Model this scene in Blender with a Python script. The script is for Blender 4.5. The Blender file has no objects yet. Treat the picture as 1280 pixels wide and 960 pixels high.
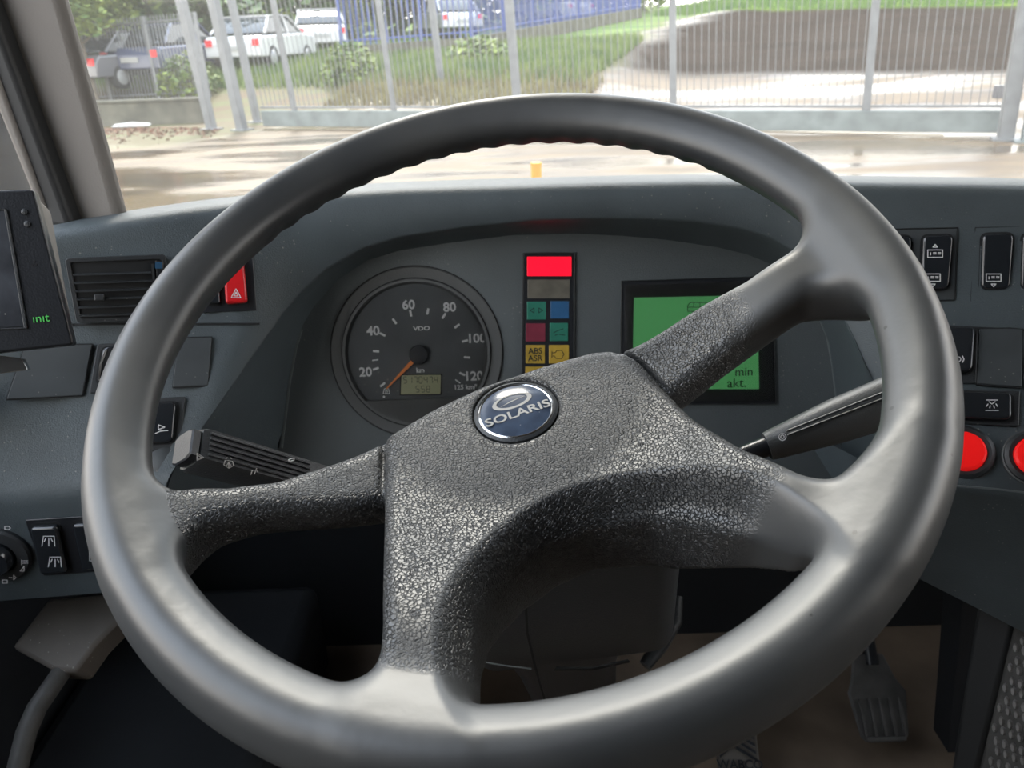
import bpy, bmesh, math, random
import numpy as np
from mathutils import Vector, Matrix
random.seed(7); np.random.seed(7)
C = bpy.context.scene.collection
SC = bpy.context.scene
PI = math.pi
# ------------------------------------------------------------------ camera
F = 960.0
TH, RO = math.radians(24), math.radians(2)
EYE = Vector((0, 0, 1.5))
_D = 960/math.tan(TH)
_dn = Vector((_D*math.sin(RO), -_D*math.cos(RO), -960.)).normalized()
_Z = -_dn
_Y = Vector((0, 0, -1)); _Y = (_Y-_Y.dot(_Z)*_Z).normalized()
_X = _Y.cross(_Z)
CM = Matrix((_X, _Y, _Z))
cam_d = bpy.data.cameras.new('camera'); cam = bpy.data.objects.new('camera', cam_d); C.objects.link(cam)
cam.matrix_world = Matrix.Translation(EYE) @ CM.to_4x4()
cam_d.sensor_width = 36; cam_d.lens = 27.0; cam_d.clip_start = .01; cam_d.clip_end = 500
cam_d.dof.use_dof = True; cam_d.dof.focus_distance = .50; cam_d.dof.aperture_fstop = 15
SC.camera = cam
# ------------------------------------------------------------------ sky, sun, exposure
W = bpy.data.worlds.new('sky'); SC.world = W; W.use_nodes = True
nt = W.node_tree; nt.nodes.clear()
wo = nt.nodes.new('ShaderNodeOutputWorld'); bg = nt.nodes.new('ShaderNodeBackground')
tc = nt.nodes.new('ShaderNodeTexCoord'); sx = nt.nodes.new('ShaderNodeSeparateXYZ')
rp = nt.nodes.new('ShaderNodeValToRGB')
nt.links.new(tc.outputs['Generated'], sx.inputs[0]); nt.links.new(sx.outputs['Z'], rp.inputs[0])
rp.color_ramp.elements[0].position = 0.0; rp.color_ramp.elements[0].color = (.96, .91, .83, 1)
rp.color_ramp.elements[1].position = .8; rp.color_ramp.elements[1].color = (.70, .80, .95, 1)
nt.links.new(rp.outputs[0], bg.inputs[0]); bg.inputs[1].default_value = 5.0
nt.links.new(bg.outputs[0], wo.inputs[0])
sd = bpy.data.lights.new('sun', 'SUN'); sd.energy = 6.0; sd.angle = math.radians(12); sd.color = (1, .93, .82)
so = bpy.data.objects.new('sun', sd); C.objects.link(so)
so.rotation_euler = Vector((.22, -.90, -1.0)).to_track_quat('-Z', 'Y').to_euler()
SC.view_settings.view_transform = 'Standard'; SC.view_settings.look = 'None'
SC.view_settings.exposure = 0.12; SC.view_settings.gamma = 1.0; SC.view_settings.use_curve_mapping = False

# ------------------------------------------------------------------ helpers
def ray(px, py): return CM @ Vector(((px-640)/F, (480-py)/F, -1.))
def aY(px, py, y): r = ray(px, py); return EYE + r*(y/r.y)
def aZ(px, py, z): r = ray(px, py); return EYE + r*((z-EYE.z)/r.z)
def aX(px, py, x): r = ray(px, py); return EYE + r*(x/r.x)
ORG = {}
def tag(o, label, cat, group=None, kind=None):
    if label: o['label'] = label
    if cat: o['category'] = cat
    if group: o['group'] = group
    if kind: o['kind'] = kind
    return o
def thing(name, label, cat, loc=(0, 0, 0), group=None):
    o = bpy.data.objects.new(name, None); C.objects.link(o); o.location = loc; o.empty_display_size = .05
    ORG[o.name] = Vector(loc); return tag(o, label, cat, group)
def shade(me, angle=None):
    for p in me.polygons: p.use_smooth = True
    if angle is not None: me.set_sharp_from_angle(angle=math.radians(angle))
def ob(name, vs, fs, mat, parent=None, smooth=None, bevel=0, seg=2, kind=None, label=None, solid=0, origin=None):
    """mesh from world-space vertices, put under parent (parents are never rotated)"""
    me = bpy.data.meshes.new(name)
    og = ORG[parent.name] if parent else Vector(origin or (0, 0, 0))
    me.from_pydata([tuple(Vector(v)-og) for v in vs], [], fs); me.validate()
    bm = bmesh.new(); bm.from_mesh(me); bmesh.ops.recalc_face_normals(bm, faces=bm.faces) if kind != 'norecalc' else None
    bm.to_mesh(me); bm.free()
    o = bpy.data.objects.new(name, me); C.objects.link(o)
    if parent: o.parent = parent
    else: o.location = og
    ORG[o.name] = og
    if mat: me.materials.append(mat)
    if smooth is not None: shade(me, smooth)
    if solid:
        m = o.modifiers.new('s', 'SOLIDIFY'); m.thickness = abs(solid); m.offset = -1 if solid > 0 else 1
    if bevel:
        m = o.modifiers.new('b', 'BEVEL'); m.width = bevel; m.segments = seg; m.limit_method = 'ANGLE'; m.angle_limit = math.radians(35)
        if smooth is None: shade(me, 40)
    if kind and kind != 'norecalc': o['kind'] = kind
    if label: o['label'] = label
    return o
class Pl:
    """a real plane in the bus: a point, a normal, a right and an up axis"""
    def __init__(s, P, n, rdir=(1, 0, 0)):
        s.P = Vector(P); s.n = Vector(n).normalized()
        if s.n.y > 0: s.n = -s.n
        r = Vector(rdir); s.r = (r-r.dot(s.n)*s.n).normalized(); s.u = s.n.cross(s.r)
        if s.u.z < 0: s.u = -s.u
    def at(s, px, py, h=0):
        r = ray(px, py); P = s.P+s.n*h; return EYE + r*((P-EYE).dot(s.n)/r.dot(s.n))
def pl3(a, b, c): return Pl(a, (b-a).cross(c-a), b-a)
def prism(name, outline, n, lo, hi, mat, parent, bevel=0, seg=2, **k):
    m = len(outline); vs = [p+n*lo for p in outline]+[p+n*hi for p in outline]
    fs = [list(range(m))[::-1], list(range(m, 2*m))]+[[i, (i+1) % m, m+(i+1) % m, m+i] for i in range(m)]
    return ob(name, vs, fs, mat, parent, bevel=bevel, seg=seg, **k)
def rr(pl, corners, rad=0.0, seg=4, h=0):
    """rounded quad on a plane from four points (tl, tr, br, bl)"""
    P = [pl.at(x, y, h) for x, y in corners]; out = []
    if rad <= 0: return P
    for i in range(4):
        p = P[i]; a = P[i-1]-p; b = P[(i+1) % 4]-p
        a.normalize(); b.normalize()
        for k in range(seg+1):
            t = k/seg; A = p+a*rad; B = p+b*rad
            out.append(A*(1-t)**2+p*2*t*(1-t)+B*t*t)
    return out
def bb(x0, y0, x1, y1): return [(x0, y0), (x1, y0), (x1, y1), (x0, y1)]
def box(name, lo, hi, mat, parent=None, bevel=0, **k):
    x0, y0, z0 = lo; x1, y1, z1 = hi
    vs = [(x, y, z) for x in (x0, x1) for y in (y0, y1) for z in (z0, z1)]
    fs = [(0, 1, 3, 2), (4, 6, 7, 5), (0, 4, 5, 1), (2, 3, 7, 6), (0, 2, 6, 4), (1, 5, 7, 3)]
    return ob(name, vs, fs, mat, parent, bevel=bevel, **k)
def tube_geo(pts, rad, seg=10, caps=True):
    pts = [Vector(p) for p in pts]; n = len(pts); rads = rad if hasattr(rad, '__len__') else [rad]*n
    vs = []; fs = []
    up = Vector((0, 0, 1))
    t0 = (pts[1]-pts[0]).normalized()
    a = t0.cross(up) if abs(t0.dot(up)) < .95 else t0.cross(Vector((1, 0, 0))); a.normalize()
    for i, p in enumerate(pts):
        t = (pts[min(i+1, n-1)]-pts[max(i-1, 0)]).normalized()
        a = (a-a.dot(t)*t).normalized(); b = t.cross(a)
        for k in range(seg):
            th = 2*PI*k/seg; vs.append(p+(a*math.cos(th)+b*math.sin(th))*rads[i])
    for i in range(n-1):
        for k in range(seg):
            fs.append((i*seg+k, i*seg+(k+1) % seg, (i+1)*seg+(k+1) % seg, (i+1)*seg+k))
    if caps: fs += [tuple(range(seg))[::-1], tuple(range((n-1)*seg, n*seg))]
    return vs, fs
def tube(name, pts, rad, mat, parent=None, seg=12, **k):
    vs, fs = tube_geo(pts, rad, seg); return ob(name, vs, fs, mat, parent, smooth=50, **k)
def lathe(name, P, n, prof, mat, parent, seg=48, rx=None, **k):
    """revolve (radius, height) profile about n at P"""
    n = Vector(n).normalized(); a = Vector((1, 0, 0)); a = (a-a.dot(n)*n).normalized(); b = n.cross(a)
    vs = []; fs = []; m = len(prof)
    for j in range(seg):
        th = 2*PI*j/seg; d = a*math.cos(th)+b*math.sin(th)
        for r, h in prof: vs.append(P+d*r+n*h)
    for j in range(seg):
        for i in range(m-1):
            fs.append((j*m+i, ((j+1) % seg)*m+i, ((j+1) % seg)*m+i+1, j*m+i+1))
    if prof[-1][0] > 1e-6 and k.pop('cap', True): fs.append(tuple(j*m+m-1 for j in range(seg)))
    return ob(name, vs, fs, mat, parent, smooth=35, **k)
def text(name, s, P, r, u, size, mat, parent, bold=0.0, depth=.0002, squash=1.0, **k):
    cu = bpy.data.curves.new(name, 'FONT'); cu.body = s; cu.size = 1; cu.align_x = 'CENTER'; cu.align_y = 'CENTER'
    cu.offset = bold; cu.resolution_u = 3; cu.extrude = depth/size
    to = bpy.data.objects.new(name, cu); C.objects.link(to)
    me = bpy.data.meshes.new_from_object(to.evaluated_get(bpy.context.evaluated_depsgraph_get()))
    bpy.data.objects.remove(to)
    r = Vector(r).normalized(); n = r.cross(Vector(u)).normalized(); u = n.cross(r)
    og = ORG[parent.name]
    for v in me.vertices:
        v.co = P-og+r*v.co.x*size*squash+u*v.co.y*size+n*v.co.z*size
    me.materials.clear(); me.materials.append(mat)
    o = bpy.data.objects.new(name, me); C.objects.link(o); o.parent = parent; ORG[o.name] = og
    return o
# ------------------------------------------------------------------ materials
def mat(name, col, rough=.5, metal=0, spec=.5, var=0, vscale=20, bump=0, bscale=200, emit=0, dust=0, coat=0):
    m = bpy.data.materials.new(name); m.use_nodes = True; t = m.node_tree; b = t.nodes['Principled BSDF']
    b.inputs['Base Color'].default_value = (*col, 1); b.inputs['Roughness'].default_value = rough
    b.inputs['Metallic'].default_value = metal; b.inputs['Specular IOR Level'].default_value = spec
    b.inputs['Coat Weight'].default_value = coat
    co = t.nodes.new('ShaderNodeTexCoord')
    if var or dust:
        n = t.nodes.new('ShaderNodeTexNoise'); n.inputs['Scale'].default_value = vscale; n.inputs['Detail'].default_value = 6
        t.links.new(co.outputs['Object'], n.inputs[0])
        r = t.nodes.new('ShaderNodeValToRGB'); r.color_ramp.elements[0].position = .3; r.color_ramp.elements[1].position = .7
        r.color_ramp.elements[0].color = (*[c*(1-var) for c in col], 1); r.color_ramp.elements[1].color = (*[min(1, c*(1+var)) for c in col], 1)
        t.links.new(n.outputs[0], r.inputs[0]); last = r.outputs[0]
        if dust:
            v = t.nodes.new('ShaderNodeTexVoronoi'); v.inputs['Scale'].default_value = 160
            t.links.new(co.outputs['Object'], v.inputs[0])
            n2 = t.nodes.new('ShaderNodeTexNoise'); n2.inputs['Scale'].default_value = 12; t.links.new(co.outputs['Object'], n2.inputs[0])
            mm = t.nodes.new('ShaderNodeMath'); mm.operation = 'MULTIPLY_ADD'; mm.inputs[1].default_value = .42; mm.inputs[2].default_value = -.155
            t.links.new(n2.outputs[0], mm.inputs[0])
            lt = t.nodes.new('ShaderNodeMath'); lt.operation = 'LESS_THAN'; t.links.new(v.outputs['Distance'], lt.inputs[0]); t.links.new(mm.outputs[0], lt.inputs[1])
            ml = t.nodes.new('ShaderNodeMath'); ml.operation = 'MULTIPLY'; ml.inputs[1].default_value = dust; t.links.new(lt.outputs[0], ml.inputs[0])
            mx = t.nodes.new('ShaderNodeMixRGB'); mx.inputs[2].default_value = (.45, .43, .38, 1)
            t.links.new(ml.outputs[0], mx.inputs[0]); t.links.new(last, mx.inputs[1]); last = mx.outputs[0]
        t.links.new(last, b.inputs['Base Color'])
    if bump:
        n = t.nodes.new('ShaderNodeTexNoise'); n.inputs['Scale'].default_value = bscale; n.inputs['Detail'].default_value = 3
        t.links.new(co.outputs['Object'], n.inputs[0])
        bp = t.nodes.new('ShaderNodeBump'); bp.inputs['Strength'].default_value = bump; bp.inputs['Distance'].default_value = .001
        t.links.new(n.outputs[0], bp.inputs['Height']); t.links.new(bp.outputs[0], b.inputs['Normal'])
    if emit:
        b.inputs['Emission Color'].default_value = (*col, 1); b.inputs['Emission Strength'].default_value = emit
    return m
M = dict(
    dash=mat('dash_plastic', (.068, .084, .092), .46, var=.14, vscale=14, bump=.5, bscale=900, dust=.35),
    panel=mat('instrument_panel_plastic', (.098, .112, .116), .46, var=.10, vscale=10, bump=.45, bscale=900, dust=.2),
    blank=mat('blank_plate_plastic', (.055, .062, .066), .45, var=.12, vscale=25, dust=.3),
    black=mat('black_plastic', (.019, .021, .025), .32, bump=.2, bscale=700),
    gloss=mat('glossy_black_plastic', (.018, .021, .025), .16, coat=.4),
    satin=mat('satin_black_plastic', (.032, .035, .038), .40, bump=.4, bscale=800, dust=.3),
    seam=mat('seam_shadow', (.006, .007, .008), .7),
    grey=mat('grey_ring_plastic', (.085, .088, .088), .42, bump=.3, bscale=900),
    white=mat('white_print', (.80, .80, .80), .6),
    red=mat('red_plastic', (.70, .015, .02), .30),
    redlit=mat('lit_red_lens', (1.0, .006, .028), .3, emit=.9),
    orange=mat('orange_needle', (.85, .26, .06), .4),
    chrome=mat('chrome', (.75, .76, .78), .18, metal=1),
    taupe=mat('taupe_pillar_lining', (.185, .170, .155), .62, var=.08, vscale=6, bump=.4, bscale=500),
    rubber=mat('black_rubber_seal', (.018, .019, .020), .6),
    stud=mat('pale_stud_metal', (.26, .25, .24), .4),  # stud colour lightened to draw the bright crescents
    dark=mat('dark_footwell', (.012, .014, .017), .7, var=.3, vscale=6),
    tan=mat('dusty_tan_floor', (.125, .092, .065), .75, var=.35, vscale=8, bump=.6, bscale=60),
    brown=mat('dusty_brown_plastic', (.115, .100, .085), .65, var=.2, vscale=14, dust=.4),
    pedal=mat('worn_pedal_rubber', (.075, .072, .068), .6, var=.3, vscale=30, bump=.5, bscale=200),
    ceil=mat('grey_ceiling_lining', (.16, .16, .155), .8),
    galv=mat('galvanised_steel', (.16, .165, .17), .5, metal=.3, var=.15, vscale=5),
    gbeam=mat('dull_galvanised_beam', (.15, .17, .165), .6, metal=.15, var=.2, vscale=4),
    bluep=mat('blue_paint', (.045, .07, .22), .5),
    yellow=mat('yellow_paint', (.50, .24, .02), .5),
    bark=mat('bark', (.12, .10, .075), .9, var=.3, vscale=8),
    wall=mat('mossy_concrete_wall', (.085, .08, .06), .9, var=.35, vscale=3),
    litter=mat('white_plastic_litter', (.32, .32, .31), .6),
    carw=mat('white_car_paint', (.45, .45, .45), .35, coat=.5),
    card=mat('dark_grey_car_paint', (.10, .10, .11), .25, coat=.5),
    carn=mat('navy_car_paint', (.06, .07, .12), .25, coat=.5),
    carg=mat('silver_car_paint', (.45, .46, .47), .25, metal=.5),
    carwin=mat('car_window_glass', (.02, .025, .03), .05),
    tyre=mat('tyre_rubber', (.02, .02, .02), .8),
    leaves=mat('dead_leaves', (.12, .055, .03), .9, var=.5, vscale=9),
)
def leafmat(name, c1, c2, scale=3):
    m = mat(name, c1, .6); t = m.node_tree; b = t.nodes['Principled BSDF']
    co = t.nodes.new('ShaderNodeTexCoord'); n = t.nodes.new('ShaderNodeTexNoise'); n.inputs['Scale'].default_value = scale
    r = t.nodes.new('ShaderNodeValToRGB'); r.color_ramp.elements[0].color = (*c1, 1); r.color_ramp.elements[1].color = (*c2, 1)
    r.color_ramp.elements[0].position = .35; r.color_ramp.elements[1].position = .65
    t.links.new(co.outputs['Object'], n.inputs[0]); t.links.new(n.outputs[0], r.inputs[0]); t.links.new(r.outputs[0], b.inputs['Base Color'])
    b.inputs['Transmission Weight'].default_value = 0
    return m
M['grass'] = leafmat('grass', (.06, .11, .022), (.15, .19, .045), 1.2)
M['drygrass'] = leafmat('dry_grass', (.15, .12, .05), (.22, .20, .08), 1.5)
M['foliage'] = leafmat('foliage', (.05, .10, .018), (.18, .22, .04), 2)
M['foliage2'] = leafmat('dark_foliage', (.03, .06, .02), (.09, .14, .04), 2)
M['grass_bright'] = leafmat('bright_grass', (.06, .13, .018), (.12, .19, .035), .8)

def wheel_mat(name, grain):
    """worn black vinyl: smooth or with a leather grain"""
    m = bpy.data.materials.new(name); m.use_nodes = True; t = m.node_tree; b = t.nodes['Principled BSDF']; L = t.links.new
    co = t.nodes.new('ShaderNodeTexCoord')
    n1 = t.nodes.new('ShaderNodeTexNoise'); n1.inputs['Scale'].default_value = 11; n1.inputs['Detail'].default_value = 5; L(co.outputs['Object'], n1.inputs[0])
    cr = t.nodes.new('ShaderNodeValToRGB'); cr.color_ramp.elements[0].position = .35; cr.color_ramp.elements[1].position = .7
    cr.color_ramp.elements[0].color = (.038, .041, .044, 1); cr.color_ramp.elements[1].color = (.062, .063, .062, 1)
    L(n1.outputs[0], cr.inputs[0])
    # pits and specks
    v = t.nodes.new('ShaderNodeTexVoronoi'); v.inputs['Scale'].default_value = 75; L(co.outputs['Object'], v.inputs[0])
    wn = t.nodes.new('ShaderNodeSeparateColor'); L(v.outputs['Color'], wn.inputs[0])
    g = t.nodes.new('ShaderNodeMath'); g.operation = 'GREATER_THAN'; g.inputs[1].default_value = .80; L(wn.outputs[0], g.inputs[0])
    l = t.nodes.new('ShaderNodeMath'); l.operation = 'LESS_THAN'; l.inputs[1].default_value = .085; L(v.outputs['Distance'], l.inputs[0])
    pm = t.nodes.new('ShaderNodeMath'); pm.operation = 'MULTIPLY'; L(g.outputs[0], pm.inputs[0]); L(l.outputs[0], pm.inputs[1])
    mx = t.nodes.new('ShaderNodeMixRGB'); mx.inputs[2].default_value = (.006, .006, .006, 1); L(pm.outputs[0], mx.inputs[0]); L(cr.outputs[0], mx.inputs[1])
    L(mx.outputs[0], b.inputs['Base Color'])
    rr_ = t.nodes.new('ShaderNodeMapRange'); rr_.inputs[3].default_value = .35; rr_.inputs[4].default_value = .50; L(n1.outputs[0], rr_.inputs[0])
    L(rr_.outputs[0], b.inputs['Roughness'])
    b.inputs['Specular IOR Level'].default_value = .75
    at = t.nodes.new('ShaderNodeAttribute'); at.attribute_name = 'grain'
    # warped voronoi cells = leather grain
    nw = t.nodes.new('ShaderNodeTexNoise'); nw.inputs['Scale'].default_value = 160; L(co.outputs['Object'], nw.inputs[0])
    wa = t.nodes.new('ShaderNodeMixRGB'); wa.blend_type = 'LINEAR_LIGHT'; wa.inputs[0].default_value = .0022
    L(co.outputs['Object'], wa.inputs[1]); L(nw.outputs['Color'], wa.inputs[2])
    vg = t.nodes.new('ShaderNodeTexVoronoi'); vg.feature = 'DISTANCE_TO_EDGE'; vg.inputs['Scale'].default_value = 500; L(wa.outputs[0], vg.inputs[0])
    mr = t.nodes.new('ShaderNodeMapRange'); mr.inputs[1].default_value = 0; mr.inputs[2].default_value = .16; L(vg.outputs['Distance'], mr.inputs[0])
    mg = t.nodes.new('ShaderNodeMath'); mg.operation = 'MULTIPLY'; L(mr.outputs[0], mg.inputs[0]); L(at.outputs['Fac'], mg.inputs[1])
    nf = t.nodes.new('ShaderNodeTexNoise'); nf.inputs['Scale'].default_value = 45; nf.inputs['Detail'].default_value = 4; L(co.outputs['Object'], nf.inputs[0])
    ad = t.nodes.new('ShaderNodeMath'); ad.operation = 'MULTIPLY_ADD'; ad.inputs[1].default_value = .5; L(nf.outputs[0], ad.inputs[0]); L(mg.outputs[0], ad.inputs[2])
    sb = t.nodes.new('ShaderNodeMath'); sb.operation = 'MULTIPLY_ADD'; sb.inputs[1].default_value = -1.5; L(pm.outputs[0], sb.inputs[0]); L(ad.outputs[0], sb.inputs[2])
    iv = t.nodes.new('ShaderNodeMath'); iv.operation = 'SUBTRACT'; L(at.outputs['Fac'], iv.inputs[0]); L(mg.outputs[0], iv.inputs[1])
    dk = t.nodes.new('ShaderNodeMixRGB'); dk.blend_type = 'MIX'; dk.inputs[2].default_value = (.012, .013, .014, 1); L(iv.outputs[0], dk.inputs[0]); L(mx.outputs[0], dk.inputs[1]); L(dk.outputs[0], b.inputs['Base Color'])  # grain valleys darkened in the colour: dirt and crevice shade
    bp = t.nodes.new('ShaderNodeBump'); bp.inputs['Strength'].default_value = 1.0; bp.inputs['Distance'].default_value = .0008
    L(sb.outputs[0], bp.inputs['Height']); L(bp.outputs[0], b.inputs['Normal'])
    return m
M['vinyl'] = wheel_mat('worn_black_vinyl', True)

def glass_mat(name, dust=.02, tint=(1, 1, 1)):
    m = bpy.data.materials.new(name); m.use_nodes = True; t = m.node_tree; t.nodes.clear(); L = t.links.new
    o = t.nodes.new('ShaderNodeOutputMaterial'); tr = t.nodes.new('ShaderNodeBsdfTransparent'); tr.inputs[0].default_value = (*tint, 1)
    gl = t.nodes.new('ShaderNodeBsdfGlossy'); gl.inputs['Roughness'].default_value = .02
    fr = t.nodes.new('ShaderNodeFresnel'); fr.inputs[0].default_value = 1.45
    df = t.nodes.new('ShaderNodeBsdfTranslucent'); df.inputs[0].default_value = (.9, .9, .88, 1)
    a = t.nodes.new('ShaderNodeMixShader'); L(fr.outputs[0], a.inputs[0]); L(tr.outputs[0], a.inputs[1]); L(gl.outputs[0], a.inputs[2])
    b = t.nodes.new('ShaderNodeMixShader'); b.inputs[0].default_value = dust; L(a.outputs[0], b.inputs[1]); L(df.outputs[0], b.inputs[2])
    L(b.outputs[0], o.inputs[0]); return m
M['glass'] = glass_mat('windscreen_glass', .042, (.95, .97, .96))
M['lens'] = glass_mat('instrument_glass', .09)
M['sideglass'] = glass_mat('side_window_glass', .01)
# ================================================================== THE CAB (setting)
def struct(o): o['kind'] = 'structure'; return o
struct(box('floor', (-.62, -1.0, .50), (1.95, 1.30, .55), M['tan']))
struct(box('ceiling', (-.66, -1.0, 2.42), (1.95, 1.0, 2.46), M['ceil']))
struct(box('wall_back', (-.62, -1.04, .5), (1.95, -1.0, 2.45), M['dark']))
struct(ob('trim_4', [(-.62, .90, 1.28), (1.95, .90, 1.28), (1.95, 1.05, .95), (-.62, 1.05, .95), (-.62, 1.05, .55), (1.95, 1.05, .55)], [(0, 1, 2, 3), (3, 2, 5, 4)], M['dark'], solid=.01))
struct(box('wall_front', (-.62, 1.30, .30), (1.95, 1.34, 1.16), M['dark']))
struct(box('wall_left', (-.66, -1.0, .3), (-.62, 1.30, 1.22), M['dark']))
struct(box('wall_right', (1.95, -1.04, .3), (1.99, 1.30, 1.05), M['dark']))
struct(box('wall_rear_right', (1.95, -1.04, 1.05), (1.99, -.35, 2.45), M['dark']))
struct(ob('window_3', [(1.97, -.35, 1.05), (1.97, .80, 1.05), (1.97, .80, 2.42), (1.97, -.35, 2.42)], [(0, 1, 2, 3)], M['sideglass']))
# windscreen: one pane from the back of the dashboard ledge up to the roof
ws = [(-.56, .86, 1.30), (1.95, .86, 1.30), (1.95, .76, 2.44), (-.56, .76, 2.44)]
wf = struct(ob('window_1', ws, [(0, 1, 2, 3)], M['glass'], solid=0)); wf['label'] = 'large windscreen pane above the dashboard'
wl = struct(ob('window_2', [(-.64, -.30, 1.22), (-.64, .72, 1.22), (-.64, .72, 2.42), (-.64, -.30, 2.42)], [(0, 1, 2, 3)], M['sideglass']))
struct(box('wall_rear_left', (-.66, -1.0, 1.22), (-.62, -.30, 2.44), M['dark']))
# pillar: taupe lined, with rubber seal and thin frame strip
pp = Pl((0, .735, 1.4), (0, -1, .12))
def toroof(a, b, z=2.42): return a+(b-a)*((z-a.z)/(b.z-a.z))
a0, a1, b0, b1 = pp.at(96, 290), pp.at(-14, 0), pp.at(155, 284), pp.at(76, 0)
pil = struct(prism('trim_1', [a0, b0, toroof(b0, b1), toroof(a0, a1)], pp.n, -.02, 0, M['taupe'], None, bevel=.008, seg=3))
pp2 = Pl((0, .715, 1.4), (0, -1, .12))
a0, a1, b0, b1 = pp2.at(60, 283), pp2.at(-52, 0), pp2.at(93, 290), pp2.at(-14, 0)
struct(prism('trim_2', [a0, b0, toroof(b0, b1), toroof(a0, a1)], pp2.n, -.06, 0, M['rubber'], None, bevel=.006, seg=3))
a0, a1, b0, b1 = pp2.at(44, 246), pp2.at(-46, 20), pp2.at(60, 262), pp2.at(-28, 20)
struct(prism('trim_3', [a0, b0, toroof(b0, b1), toroof(a0, a1)], pp2.n, -.03, .004, M['taupe'], None, bevel=.003))
# outside mirror head seen through the side window
mp = Pl((0, 1.05, 1.4), (.3, -1, 0))
mroot = thing('wing_mirror', 'dark outside mirror housing seen through the side window left of the pillar', 'mirror', mp.at(-10, 190))
prism('housing', rr(mp, [(-140, -60), (-6, 0), (58, 270), (-100, 310)], .02), mp.n, -.06, 0, M['seam'], mroot, bevel=.01)
prism('bracket', rr(mp, [(-60, 20), (-30, 20), (-30, 110), (-60, 110)]), mp.n, -.04, -.02, M['black'], mroot)

# ================================================================== STEERING WHEEL
WC = Vector((-.006, .407, 1.347)); WN = Vector((-.109, -.449, .887)).normalized()
WU = Vector((0, 1, 0)).cross(WN).normalized(); WV = WN.cross(WU)
def H_base(u, v):
    r = np.sqrt(u*u+v*v); t = np.clip((r-.075)/(.195-.075), 0, 1); s = t*t*(3-2*t)
    return -.045+.043*s
SC_C, SC_R, SC_W, SC_A = (0, 0), 0, .018, .022
def H_top(u, v):
    h = H_base(u, v)-.075*(np.sqrt((v+.085)**2+.0009)+v+.085)+.006-.003*np.clip((np.sqrt(u*u+v*v)-.13)/.07, 0, 1)
    if SC_R:
        d = SC_R-np.sqrt((u-SC_C[0])**2+(v-SC_C[1])**2); t = np.clip(d/SC_W, 0, 1)
        h = h-SC_A*t*t*(3-2*t)
    return h
def uvh(px, py):
    """where the sight line meets the spoke surface, in wheel coordinates"""
    r = ray(px, py); e = EYE-WC; E = Vector((e.dot(WU), e.dot(WV), e.dot(WN))); D = Vector((r.dot(WU), r.dot(WV), r.dot(WN)))
    h = -.03
    for _ in range(40):
        t = (h-E.z)/D.z; P = E+D*t; h = .5*h+.5*float(H_top(np.float64(P.x), np.float64(P.y)))
    return (P.x, P.y)
cre = [uvh(*q) for q in [(604, 655), (630, 640), (682, 614), (739, 587), (776, 580), (814, 578)]]
A = np.array([[2*x, 2*y, 1] for x, y in cre]); bvec = np.array([x*x+y*y for x, y in cre])
sol = np.linalg.lstsq(A, bvec, rcond=None)[0]
SC_C = (sol[0], sol[1]); SC_R = math.sqrt(sol[2]+sol[0]**2+sol[1]**2)-.007
def rimpt(deg, r=.2175): return (r*math.cos(math.radians(deg)), r*math.sin(math.radians(deg)))
P1 = [uvh(*q) for q in [(480, 545), (540, 510), (600, 482), (680, 455), (740, 438), (768, 436), (800, 455), (835, 488), (870, 522), (930, 558), (1000, 588), (1045, 602)]]
P1 += [rimpt(-30), rimpt(-38), rimpt(-46)]
P1 += [uvh(*q) for q in [(1000, 688), (950, 672), (890, 660), (850, 652), (814, 646), (739, 657), (682, 680), (640, 708), (612, 735), (594, 772), (588, 820), (590, 860)]]
P1 += [rimpt(-98), rimpt(-107)]
P1 += [uvh(*q) for q in [(472, 850), (475, 780), (476, 700), (478, 610)]]
P2 = [rimpt(197), rimpt(203)]+[uvh(*q) for q in [(235, 601), (280, 600), (340, 593), (410, 572), (475, 546), (560, 520), (560, 610), (475, 618), (400, 627), (300, 634), (245, 650), (222, 668)]]+[rimpt(212)]
P3 = [uvh(*q) for q in [(700, 470), (775, 436), (850, 402), (930, 361), (975, 333)]]+[rimpt(15), rimpt(8), rimpt(0)]+[uvh(*q) for q in [(1010, 374), (950, 412), (880, 460), (835, 489), (760, 520)]]
def sdpoly(poly, U, V):
    d = np.full(U.shape, 1e9, np.float32); s = np.ones(U.shape, np.float32); n = len(poly)
    for i in range(n):
        ax, ay = poly[i]; bx, by = poly[i-1]
        ex, ey = bx-ax, by-ay; wx, wy = U-ax, V-ay
        t = np.clip((wx*ex+wy*ey)/(ex*ex+ey*ey+1e-12), 0, 1)
        d = np.minimum(d, (wx-ex*t)**2+(wy-ey*t)**2)
        c1 = V >= ay; c2 = V < by; c3 = ex*wy > ey*wx
        flip = (c1 & c2 & c3) | (~c1 & ~c2 & ~c3)
        s = np.where(flip, -s, s)
    return s*np.sqrt(d)
def smin(a, b, k):
    h = np.clip(.5+.5*(b-a)/k, 0, 1); return b*(1-h)+a*h-k*h*(1-h)
def smax(a, b, k): return -smin(-a, -b, k)
ST = .0016
gu = np.arange(-.244, .244, ST, dtype=np.float32); gv = gu.copy(); gh = np.arange(-.112, .026, ST, dtype=np.float32)
U2, V2 = np.meshgrid(gu, gv, indexing='ij')
def blur2(a, n):
    for _ in range(n):
        b = np.pad(a, 1, mode='edge'); a = (b[:-2, 1:-1]+b[2:, 1:-1]+b[1:-1, :-2]+b[1:-1, 2:]+4*b[1:-1, 1:-1])/8
    return a
s1, s2, s3 = [blur2(sdpoly(p, U2, V2), 7) for p in (P1, P2, P3)]
HT = H_top(U2, V2).astype(np.float32); HB = H_base(U2, V2).astype(np.float32)
RHO = np.sqrt(U2**2+V2**2); PHI = np.arctan2(V2, U2)
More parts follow.
